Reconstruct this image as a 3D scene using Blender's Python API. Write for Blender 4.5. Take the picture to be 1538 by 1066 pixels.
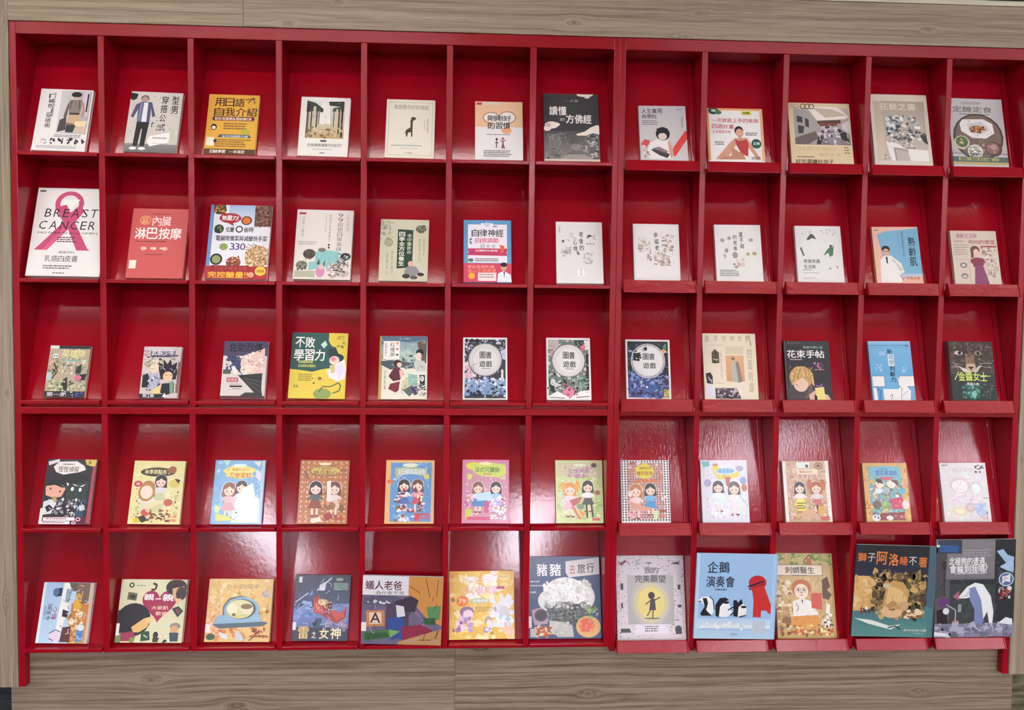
import bpy, math, random
from mathutils import Matrix, Vector

for o in list(bpy.data.objects): bpy.data.objects.remove(o)
scene = bpy.context.scene
COL = scene.collection
R = math.radians

# ------------------------------------------------------------------ camera
cam_data = bpy.data.cameras.new('camera')
cam = bpy.data.objects.new('camera', cam_data)
COL.objects.link(cam)
yaw, pitch, roll = -0.0504095, -0.0454365, -0.0122932
M3 = Matrix.Rotation(yaw, 3, 'Z') @ Matrix.Rotation(pitch, 3, 'X') @ Matrix.Rotation(roll, 3, 'Y')
cam.matrix_world = Matrix.Translation((1.29975, -2.388818, 1.6164)) @ (M3 @ Matrix.Rotation(R(90), 3, 'X')).to_4x4()
cam_data.sensor_width = 36
cam_data.lens = 1200 / 1538 * 36
cam_data.shift_x = 11.535 / 1538
cam_data.shift_y = -60.67 / 1538
cam_data.clip_start = 0.05
scene.camera = cam

# ------------------------------------------------------------------ world, light, exposure
world = bpy.data.worlds.new('room_world'); scene.world = world
world.use_nodes = True
world.node_tree.nodes['Background'].inputs[0].default_value = (0.9, 0.93, 1.0, 1)
world.node_tree.nodes['Background'].inputs[1].default_value = 0.05
LAMP_STRENGTH = 18.5
MID_STRENGTH = 16.0
FAR_STRENGTH = 43.0
scene.view_settings.view_transform = 'Standard'
scene.view_settings.look = 'None'
scene.view_settings.exposure = 0.0
scene.view_settings.gamma = 1.0
scene.view_settings.use_curve_mapping = False

# ------------------------------------------------------------------ helpers
def lin(c):
    c = c / 255.0
    return c / 12.92 if c <= 0.04045 else ((c + 0.055) / 1.055) ** 2.4
def hexcol(h):
    if len(h) == 3: h = ''.join(a + a for a in h)
    return tuple(lin(int(h[i:i + 2], 16)) for i in (0, 2, 4))

class MB:
    def __init__(s): s.v = []; s.f = []; s.c = []
    def quad(s, *p):
        n = len(s.v); s.v += list(p); s.f.append(tuple(range(n, n + len(p))))
    def box(s, x0, x1, y0, y1, z0, z1):
        n = len(s.v)
        s.v += [(x, y, z) for z in (z0, z1) for y in (y0, y1) for x in (x0, x1)]
        s.f += [tuple(n + i for i in q) for q in ((0, 2, 3, 1), (4, 5, 7, 6), (0, 1, 5, 4), (2, 6, 7, 3), (0, 4, 6, 2), (1, 3, 7, 5))]
        return s
    def prism(s, prof, x0, x1):
        """profile of (y, z) points swept along x"""
        n = len(s.v); k = len(prof)
        s.v += [(x0, y, z) for y, z in prof] + [(x1, y, z) for y, z in prof]
        s.f += [tuple(n + i for i in range(k))[::-1], tuple(n + k + i for i in range(k))]
        s.f += [(n + i, n + (i + 1) % k, n + k + (i + 1) % k, n + k + i) for i in range(k)]
        return s
    def mesh(s, name, mat, colors=False):
        me = bpy.data.meshes.new(name)
        me.from_pydata(s.v, [], s.f); me.validate(verbose=False)
        if mat: me.materials.append(mat)
        if colors:
            a = me.color_attributes.new('ink', 'FLOAT_COLOR', 'POINT')
            flat = []
            for c in s.c: flat += [c[0], c[1], c[2], 1.0]
            a.data.foreach_set('color', flat)
        me.update()
        return me

def link(name, data, parent=None, loc=None, bevel=0.0):
    o = bpy.data.objects.new(name, data); COL.objects.link(o)
    if parent: o.parent = parent
    if loc: o.location = loc
    if bevel:
        m = o.modifiers.new('edge', 'BEVEL'); m.width = bevel; m.segments = 2; m.limit_method = 'ANGLE'
    return o
def tag(o, label=None, cat=None, group=None, kind=None):
    if label: o['label'] = label
    if cat: o['category'] = cat
    if group: o['group'] = group
    if kind: o['kind'] = kind
    return o

# ------------------------------------------------------------------ materials
def new_mat(name, base=(0.5, 0.5, 0.5), rough=0.5, spec=0.5):
    m = bpy.data.materials.new(name); m.use_nodes = True
    b = m.node_tree.nodes['Principled BSDF']
    b.inputs['Base Color'].default_value = (*base, 1); b.inputs['Roughness'].default_value = rough
    b.inputs['Specular IOR Level'].default_value = spec
    return m, m.node_tree, b

def red_paint(name, base, rough, bump, scale=(60, 60, 60), fine=0.3):
    m, t, b = new_mat(name, base, rough, 0.33)
    tc = t.nodes.new('ShaderNodeTexCoord'); mp = t.nodes.new('ShaderNodeMapping'); mp.inputs['Scale'].default_value = scale
    n = t.nodes.new('ShaderNodeTexNoise'); n.inputs['Scale'].default_value = 1.0; n.inputs['Detail'].default_value = 4
    t.links.new(tc.outputs['Object'], mp.inputs['Vector']); t.links.new(mp.outputs[0], n.inputs['Vector'])
    bp = t.nodes.new('ShaderNodeBump'); bp.inputs['Strength'].default_value = bump; bp.inputs['Distance'].default_value = 0.002
    t.links.new(n.outputs['Fac'], bp.inputs['Height']); t.links.new(bp.outputs[0], b.inputs['Normal'])
    n2 = t.nodes.new('ShaderNodeTexNoise'); n2.inputs['Scale'].default_value = 9
    t.links.new(tc.outputs['Object'], n2.inputs['Vector'])
    mx = t.nodes.new('ShaderNodeMix'); mx.data_type = 'RGBA'
    mx.inputs[6].default_value = (base[0] * 0.86, base[1] * 0.8, base[2] * 0.85, 1); mx.inputs[7].default_value = (min(1, base[0] * 1.12), base[1] * 1.3, base[2] * 1.15, 1)
    t.links.new(n2.outputs['Fac'], mx.inputs[0]); t.links.new(mx.outputs[2], b.inputs['Base Color'])
    return m
RED = (0.325, 0.0024, 0.012)
M_FRAME = red_paint('red_lacquer', RED, 0.20, 0.30, (90, 90, 90))
M_PANEL_L = red_paint('red_lacquer_panel', RED, 0.095, 0.055, (80, 80, 80))
M_PANEL_R = red_paint('red_lacquer_brushed', RED, 0.10, 0.17, (220, 220, 14))

def wood(name, axis, knots, c0, c1, off=0.0):
    """laminate oak: noise stretched along the grain, streamlines bending round the knots"""
    m, t, b = new_mat(name, c0, 0.45, 0.3)
    N = t.nodes; Lk = t.links
    tc = N.new('ShaderNodeTexCoord'); sp = N.new('ShaderNodeSeparateXYZ'); Lk.new(tc.outputs['Object'], sp.inputs[0])
    along, across = (sp.outputs[0], sp.outputs[2]) if axis == 'x' else (sp.outputs[2], sp.outputs[0])
    def math(op, a, c=None):
        n = N.new('ShaderNodeMath'); n.operation = op
        for i, q in enumerate((a, c)):
            if q is None: continue
            if isinstance(q, (int, float)): n.inputs[i].default_value = q
            else: Lk.new(q, n.inputs[i])
        return n.outputs[0]
    g = across; dark = None
    for (ka, kc, rad) in knots:
        da = math('SUBTRACT', along, ka); dc = math('SUBTRACT', across, kc)
        d2 = math('ADD', math('MULTIPLY', math('MULTIPLY', da, da), 0.16), math('MULTIPLY', dc, dc))
        d2 = math('ADD', d2, rad * rad * 0.08)
        g = math('SUBTRACT', g, math('DIVIDE', math('MULTIPLY', dc, rad * rad), d2))
        k = math('DIVIDE', rad * rad * 0.03, d2)
        dark = k if dark is None else math('ADD', dark, k)
    cb = N.new('ShaderNodeCombineXYZ')
    Lk.new(math('MULTIPLY', along, 1.3), cb.inputs[0]); Lk.new(math('MULTIPLY', g, 90.0), cb.inputs[1]); cb.inputs[2].default_value = off
    n1 = N.new('ShaderNodeTexNoise'); n1.inputs['Scale'].default_value = 1.0; n1.inputs['Detail'].default_value = 5; n1.inputs['Roughness'].default_value = 0.62
    n1.inputs['Distortion'].default_value = 0.4
    Lk.new(cb.outputs[0], n1.inputs['Vector'])
    cb2 = N.new('ShaderNodeCombineXYZ'); Lk.new(math('MULTIPLY', along, 9.0), cb2.inputs[0]); Lk.new(math('MULTIPLY', g, 420.0), cb2.inputs[1]); cb2.inputs[2].default_value = off
    n2 = N.new('ShaderNodeTexNoise'); n2.inputs['Scale'].default_value = 1.0; n2.inputs['Detail'].default_value = 2
    Lk.new(cb2.outputs[0], n2.inputs['Vector'])
    r = N.new('ShaderNodeValToRGB'); r.color_ramp.elements[0].position = 0.40; r.color_ramp.elements[1].position = 0.575
    r.color_ramp.elements[0].color = (*c1, 1); r.color_ramp.elements[1].color = (*c0, 1)
    Lk.new(math('ADD', math('MULTIPLY', n1.outputs['Fac'], 0.68), math('MULTIPLY', n2.outputs['Fac'], 0.32)), r.inputs[0])
    mx = N.new('ShaderNodeMix'); mx.data_type = 'RGBA'; mx.inputs[7].default_value = (c1[0] * .28, c1[1] * .26, c1[2] * .24, 1)
    if dark is not None:
        mn = N.new('ShaderNodeMath'); mn.operation = 'MINIMUM'; mn.inputs[1].default_value = 0.85; Lk.new(dark, mn.inputs[0]); Lk.new(mn.outputs[0], mx.inputs[0])
    else: mx.inputs[0].default_value = 0
    Lk.new(r.outputs[0], mx.inputs[6]); Lk.new(mx.outputs[2], b.inputs['Base Color'])
    bp = N.new('ShaderNodeBump'); bp.inputs['Strength'].default_value = 0.12; bp.inputs['Distance'].default_value = 0.001
    Lk.new(n2.outputs['Fac'], bp.inputs['Height']); Lk.new(bp.outputs[0], b.inputs['Normal'])
    return m
WC0, WC1 = hexcol('ad9a83'), hexcol('857360')
Z0 = 0.45

# ------------------------------------------------------------------ numbers of the bookcase
XD = [.0002, .2467, .5010, .7537, 1.0001, 1.2507, 1.4976, 1.7557, 2.0124, 2.2608, 2.5144, 2.7664, 3.019]
ZL = [z + Z0 for z in (1.5149, 1.1493, .7945, .4146, .0538)]                       # left ledges, top edge
RT = [z + Z0 for z in (1.5241, 1.1662, .8063, .4259, .0598)]                       # right lips, top
RB = [z + Z0 for z in (1.4917, 1.1289, .7696, .3913, .0281)]                       # right lips, bottom
ZTOP0, ZTOP1 = 1.8492 + Z0, 1.8843 + Z0
ZM0, ZM1 = .7534 + Z0, .774 + Z0
ZLEG = -.0631 + Z0
TH_L, TH_R = R(16.7), R(13.5)
T = 0.018
YP = 0.028
DEPTH = 0.16

# ------------------------------------------------------------------ the room
def plain(name, c, rough=0.8):
    m, t, b = new_mat(name, c, rough, 0.3)
    n = t.nodes.new('ShaderNodeTexNoise'); n.inputs['Scale'].default_value = 40; n.inputs['Detail'].default_value = 4
    bp = t.nodes.new('ShaderNodeBump'); bp.inputs['Strength'].default_value = 0.15
    t.links.new(n.outputs['Fac'], bp.inputs['Height']); t.links.new(bp.outputs[0], b.inputs['Normal'])
    return m
def carpet(name, c0, c1, sc=180):
    m, t, b = new_mat(name, c0, 0.95, 0.1)
    n = t.nodes.new('ShaderNodeTexNoise'); n.inputs['Scale'].default_value = sc; n.inputs['Detail'].default_value = 5
    r = t.nodes.new('ShaderNodeValToRGB'); r.color_ramp.elements[0].position = .35; r.color_ramp.elements[1].position = .65
    r.color_ramp.elements[0].color = (*c0, 1); r.color_ramp.elements[1].color = (*c1, 1)
    t.links.new(n.outputs['Fac'], r.inputs[0]); t.links.new(r.outputs[0], b.inputs['Base Color'])
    return m
M_WHITE = plain('white_wall_paint', (0.62, 0.62, 0.62))
M_CEIL = plain('ceiling_paint', (0.72, 0.72, 0.73))
CZ = 3.0
X0R, X1R, YF = -4.5, 9.5, -10.5
def struct(name, mb, mat):
    return tag(link(name, mb.mesh(name, mat)), kind='structure')
struct('floor', MB().box(X0R, X1R, YF, 0.55, -0.1, 0), carpet('floor_carpet', hexcol('4a4640'), hexcol('5d574e'), 60))
struct('ceiling', MB().box(X0R, X1R, YF, 0.55, CZ, CZ + 0.1), M_CEIL)
struct('wall_left', MB().box(X0R - 0.1, X0R, YF, 0.55, 0, CZ), M_WHITE)
struct('wall_right', MB().box(X1R, X1R + 0.1, YF, 0.55, 0, CZ), M_WHITE)
struct('wall_front', MB().box(X0R, X1R, YF - 0.1, YF, 0, CZ), M_WHITE)
wb = struct('wall_back', MB().box(X0R, X1R, 0.45, 0.55, 0, CZ), plain('dark_wall', hexcol('3c3c38')))
link('wall_covering', MB().box(X0R, 1.5, 0.446, 0.45, 0.0, 1.2).mesh('wc', carpet('slate_covering', hexcol('33373a'), hexcol('484c50'), 30)), wb)
link('wall_covering', MB().box(1.5, X1R, 0.446, 0.45, 0.0, 1.2).mesh('wc2', carpet('olive_covering', hexcol('4a4534'), hexcol('8a8468'), 55)), wb)

# ceiling lamps: square recessed panels (a near row over the shelves and a far row)
def emit(name, col, s):
    m = bpy.data.materials.new(name); m.use_nodes = True; t = m.node_tree; t.nodes.clear()
    e = t.nodes.new('ShaderNodeEmission'); e.inputs[0].default_value = (*col, 1); e.inputs[1].default_value = s
    o = t.nodes.new('ShaderNodeOutputMaterial'); t.links.new(e.outputs[0], o.inputs[0])
    return m
M_LAMP = emit('lamp_diffuser', (1.0, 0.97, 0.93), LAMP_STRENGTH)
M_LAMP_FAR = emit('lamp_diffuser_far', (0.94, 0.90, 1.0), FAR_STRENGTH)
M_METAL = new_mat('lamp_frame', (0.8, 0.8, 0.8), 0.4)[0]
def lamp(x, y, sx, sy, mat, label, grp):
    o = bpy.data.objects.new('ceiling_light', None); COL.objects.link(o); o.location = (x, y, CZ)
    tag(o, label, 'lamp', grp)
    f = MB()
    f.box(-sx / 2 - .03, sx / 2 + .03, -sy / 2 - .03, -sy / 2, -.03, 0); f.box(-sx / 2 - .03, sx / 2 + .03, sy / 2, sy / 2 + .03, -.03, 0)
    f.box(-sx / 2 - .03, -sx / 2, -sy / 2, sy / 2, -.03, 0); f.box(sx / 2, sx / 2 + .03, -sy / 2, sy / 2, -.03, 0)
    link('frame', f.mesh('lamp_frame', M_METAL), o)
    link('diffuser', MB().box(-sx / 2, sx / 2, -sy / 2, sy / 2, -.02, -.005).mesh('lamp_diffuser', mat), o)
M_LAMP_ADDED = emit('added_lamp_diffuser', (1.0, 0.98, 0.96), MID_STRENGTH)  # middle rows: added fill lamps, placed where the leaning panels hide their reflections
ORD = ('first', 'second', 'third', 'last')
for k, (x, y) in enumerate(((-.75, -1.13), (.75, -1.13), (2.9, -1.42), (4.4, -1.42))):
    lamp(x, y, 1.42, 0.16, M_LAMP, 'narrow white ceiling light panel nearest the bookcase, ' + ORD[k] + ' from the left', 'near ceiling lights')
for k, (x, y) in enumerate(((-1.7, -2.13), (.3, -2.13), (3.5, -2.72), (5.6, -2.72))):
    lamp(x, y, 1.8, 0.2, M_LAMP_ADDED, 'added narrow white ceiling light panel in the second row, ' + ORD[k] + ' from the left', 'added middle ceiling lights')
for k, (x, y) in enumerate(((-1.9, -3.98), (.4, -3.98), (3.9, -5.5), (6.6, -5.5))):
    lamp(x, y, 1.8, 0.3, M_LAMP_ADDED, 'added narrow white ceiling light panel in the third row, ' + ORD[k] + ' from the left', 'added middle ceiling lights')
for k, x in enumerate((-1.2, 2.15, 5.0, 8.0)):
    lamp(x, -7.95, 0.6, 3.5, M_LAMP_FAR, 'long white ceiling light strip at the back of the room, ' + ORD[k] + ' from the left', 'far ceiling lights')

# ------------------------------------------------------------------ wood surround
struct_wood = []
def board(name, kindname, x0, x1, y0, y1, z0, z1, mat, parent=None, bev=0.0012):
    o = link(name, MB().box(x0, x1, y0, y1, z0, z1).mesh(name, mat), parent, bevel=bev)
    return o
HZ = 2.0241 + Z0
hd = tag(bpy.data.objects.new('trim_1', None), kind='structure'); COL.objects.link(hd)
KH = [(.924, 1.964 + Z0, .010), (1.616, 1.926 + Z0, .012), (1.991, 1.962 + Z0, .010), (2.692, 1.931 + Z0, .011), (1.95, 1.893 + Z0, .012), (.78, 1.897 + Z0, .012)]
board('panel', '', -.010, .653, -.004, .05, ZTOP1 + .001, HZ - .016, wood('oak_header_a', 'x', KH[:0], hexcol('ab9b82'), hexcol('877862'), 3), hd)
board('panel', '', .6535, 3.16, -.004, .05, ZTOP1 + .001, HZ - .016, wood('oak_header_b', 'x', KH, WC0, WC1, 7), hd)
board('edge_strip', '', -.010, 3.16, -.006, .052, HZ - .015, HZ, wood('oak_edge', 'x', [], hexcol('ece6cf'), hexcol('d8d0b8'), 1), hd)
pl = tag(bpy.data.objects.new('baseboard_front', None), kind='structure'); COL.objects.link(pl)
KP = [(.365, -.058 + Z0, .016), (-.02, .3, .001)]
board('panel', '', -.0465, 1.2822, .026, .06, 0, .0538 + Z0 - .02, wood('oak_plinth_a', 'x', [(.365, -.058 + Z0, .017), (.62, .30, .02)], hexcol('998876'), hexcol('6d5c4b'), 11), pl)
board('panel', '', 1.2826, 3.0634, .026, .06, 0, .0538 + Z0 - .02, wood('oak_plinth_b', 'x', [(1.697, -.122 + Z0, .014), (2.756, -.131 + Z0, .013), (1.985, .004 + Z0, .010), (1.36, .03 + Z0, .012)], hexcol('998876'), hexcol('6a5948'), 17), pl)
sl = tag(bpy.data.objects.new('trim_2', None), kind='structure'); COL.objects.link(sl)
board('panel', '', -.34, -.0105, -.003, .445, ZLEG, CZ - .3, wood('oak_stile_left', 'z', [(1.881 + Z0, -.022, .010), (.814 + Z0, -.03, .01), (.2 + Z0, -.04, .01)], hexcol('a89984'), hexcol('877662'), 23), sl)
sr = tag(bpy.data.objects.new('trim_3', None), kind='structure'); COL.objects.link(sr)
board('panel', '', 3.0295, 3.34, -.003, .445, ZLEG, ZTOP1 - .001, wood('oak_stile_right', 'z', [(.621 + Z0, 3.045, .010)], hexcol('a89984'), hexcol('8b7a66'), 29), sr)

# ------------------------------------------------------------------ the two red display bookcases
def bevel_link(name, mb, mat, parent, bev=0.0015, loc=None):
    return link(name, mb.mesh(name, mat), parent, loc, bev)
def bookcase(side, label):
    root = bpy.data.objects.new('display_bookcase', None); COL.objects.link(root)
    left = side == 'left'
    xa, xb = (XD[0] - .009, XD[7]) if left else (XD[7], XD[12] + .009)
    root.location = (xa, 0, ZLEG)
    def P(name, mb=None, mat=M_FRAME, bev=0.0015, parent=root):
        mb.v = [(x - xa, y, z - ZLEG) for x, y, z in mb.v]
        return bevel_link(name, mb, mat, parent, bev)
    th = TH_L if left else TH_R
    zb = ZL[4] - .016 if left else RB[4] - .004
    P('side_panel', MB().box(xa, xa + T, 0, DEPTH, ZLEG if left else zb, ZTOP1))
    P('side_panel', MB().box(xb - T, xb, 0, DEPTH, zb if left else ZLEG, ZTOP1))
    P('top_rail', MB().box(xa + T, xb - T, -.0008, DEPTH, ZTOP0, ZTOP1))
    P('rear_panel', MB().box(xa + T, xb - T, DEPTH, DEPTH + .006, zb, ZTOP1))
    P('middle_rail', MB().box(xa + T, xb - T, -.0025, DEPTH, ZM0, ZM1))
    xs = XD[0:8] if left else XD[7:13]
    inner = []
    for i, x in enumerate(xs):
        if 0 < i < len(xs) - 1:
            P('divider', MB().box(x - .009, x + .009, 0, DEPTH, ZM1, ZTOP0))
            P('divider', MB().box(x - .009, x + .009, 0, DEPTH, zb, ZM0))
    for r in range(5):
        for c in range(len(xs) - 1):
            x0 = xs[c] + (.009 if c or left else T); x1 = xs[c + 1] - (.009 if c < len(xs) - 2 or not left else T)
            zl = ZL[r] if left else RB[r] + .012
            top = (ZTOP0, ZL[0] - .012, ZL[1] - .012, ZM0, ZL[3] - .012)[r] if left else (ZTOP0, RB[0] + .002, RB[1] + .002, ZM0, RB[3] + .002)[r]
            h = top - zl
            y1 = YP + h * math.tan(th)
            P('back_panel', MB().prism([(YP, zl), (YP + .008, zl), (y1 + .008, top), (y1, top)], x0, x1), M_PANEL_L if left else M_PANEL_R, 0)
            e = .0012
            if left:
                # shelf board, square to the leaning panel, with its thin front edge proud of the dividers
                P('ledge', MB().prism([(-.010, zl - .011), (-.010, zl), (YP, zl - .0), (DEPTH, zl - .002), (DEPTH, zl - .013)], x0 + e, x1 - e))
                if r in (0, 1): pass
                elif r == 2:
                    P('support_batten', MB().box(x0, x1, .015, .027, zl - .030, zl - .0115))
                else:
                    P('support_batten', MB().box(x0, x1, .012, .026, zl - .018, zl - .0115))
            else:
                led = P('ledge', MB().prism([(-.018, zl - .010), (-.016, zl), (YP, zl), (DEPTH, zl), (DEPTH, zl - .010)], x0 + e, x1 - e))
                zt, z0 = RT[r], RB[r]
                a, bq = x0 + .002, x1 - .006
                lip = P('lip', MB().prism([(-.0235, z0), (-.0105, zt), (-.0045, zt), (-.0175, z0)], a + .004, bq - .004), parent=root, bev=.001)
                for xx in (a, bq - .004):
                    cp = P('end_cap', parent=lip, mb= MB().prism([(-.026, z0 - .001), (-.0128, zt + .001), (-.001, zt + .001), (-.0005, z0 + .008), (-.010, z0 - .001)], xx, xx + .004), bev=.0012)
                if r == 4: continue
                ys = lambda k: YP - .004 + (k - zl) * math.tan(th)
                P('edge_strip', MB().prism([(ys(zl + .0005), zl + .0005), (ys(zl + .0005) + .004, zl + .0005), (ys(top) + .004, top), (ys(top), top)], x1 - .016, x1 - .001), M_PANEL_R, .001)
    tag(root, label, 'bookcase', 'red display bookcases')
    return root
bookcase('left', 'red lacquered display bookcase on the left, seven columns with thin ledges')
bookcase('right', 'red lacquered display bookcase on the right, five columns with tall tilted lips')

PLACE = [(0.1165,0.1515,0.1977,0,-1.1),(0.3777,0.1512,0.1952,0,-1.3),(0.6058,0.1483,0.194,0,-0.4),(0.8774,0.1462,0.1921,0,-0.7),(1.1328,0.1455,0.1912,0,-0.4),(1.3996,0.1436,0.1917,0,0.2),(1.6199,0.1685,0.2232,0,0.2),(1.9004,0.1454,0.1744,0.0228,0.8),(2.1246,0.1743,0.1705,0.0247,0.1),(2.3912,0.1942,0.1926,0.0267,-0),(2.6432,0.1821,0.2226,0.0289,-0),(2.8924,0.1757,0.2192,0.0268,-0.5),
(0.1275,0.2105,0.2749,0,-0.4),(0.3863,0.1648,0.2177,0,-0.2),(0.6233,0.1811,0.2332,0,-0.3),(0.8762,0.1688,0.2198,0,-0.5),(1.1166,0.1458,0.1953,0,-0.5),(1.369,0.1448,0.1978,0,0.3),(1.6503,0.1426,0.197,0,-0.1),(1.8878,0.1418,0.1774,0.0224,-0.1),(2.1436,0.145,0.1798,0.0217,0.3),(2.3978,0.1457,0.1782,0.0236,0.2),(2.6461,0.1475,0.1785,0.0237,0.9),(2.8974,0.1487,0.1718,0.0222,0.2),
(0.1233,0.1167,0.1556,0,-0.5),(0.3954,0.1109,0.1551,0,-0.2),(0.6421,0.1299,0.1731,0,-0.2),(0.8607,0.1679,0.2014,0,-0.7),(1.1163,0.1456,0.1942,0,0.2),(1.3658,0.1357,0.1919,0,0.1),(1.6224,0.1361,0.1931,0,-0.1),(1.8689,0.1383,0.1796,0.0217,-0.2),(2.1267,0.1679,0.2029,0.0202,-0),(2.3726,0.1443,0.1843,0.0175,-0),(2.6402,0.1365,0.1862,0.0164,0.5),(2.8952,0.1428,0.1859,0.0157,-0.9),
(0.1185,0.1452,0.1905,0,-1),(0.3799,0.152,0.1861,0,-0.8),(0.6214,0.1501,0.1888,0,-0.4),(0.8773,0.1484,0.189,0,-0.4),(1.139,0.1487,0.1899,0,-0.1),(1.3714,0.1445,0.191,0,-0.4),(1.6622,0.1468,0.1898,0,-0.2),(1.8681,0.152,0.1849,0.0167,0),(2.1185,0.1479,0.1851,0.0171,0.1),(2.3809,0.1479,0.1858,0.0135,0.4),(2.6369,0.1434,0.1798,0.0137,0.2),(2.8921,0.1517,0.1825,0.0114,0.3),
(0.1075,0.1503,0.1722,0,-1.3),(0.3633,0.1971,0.1799,0,-0.9),(0.6247,0.1933,0.1804,0,-0.6),(0.8723,0.1679,0.191,0,-0.8),(1.1224,0.241,0.209,0,-1.8),(1.3607,0.2016,0.1994,0,0.6),(1.628,0.2317,0.2426,0,-0.4),(1.8962,0.2156,0.2444,0.014,-0.1),(2.1436,0.2529,0.264,0,-1.3),(2.3871,0.1879,0.252,0.0103,-0.7),(2.6444,0.2592,0.2881,0,-1.8),(2.902,0.2551,0.3085,0,0.5)]

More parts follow.
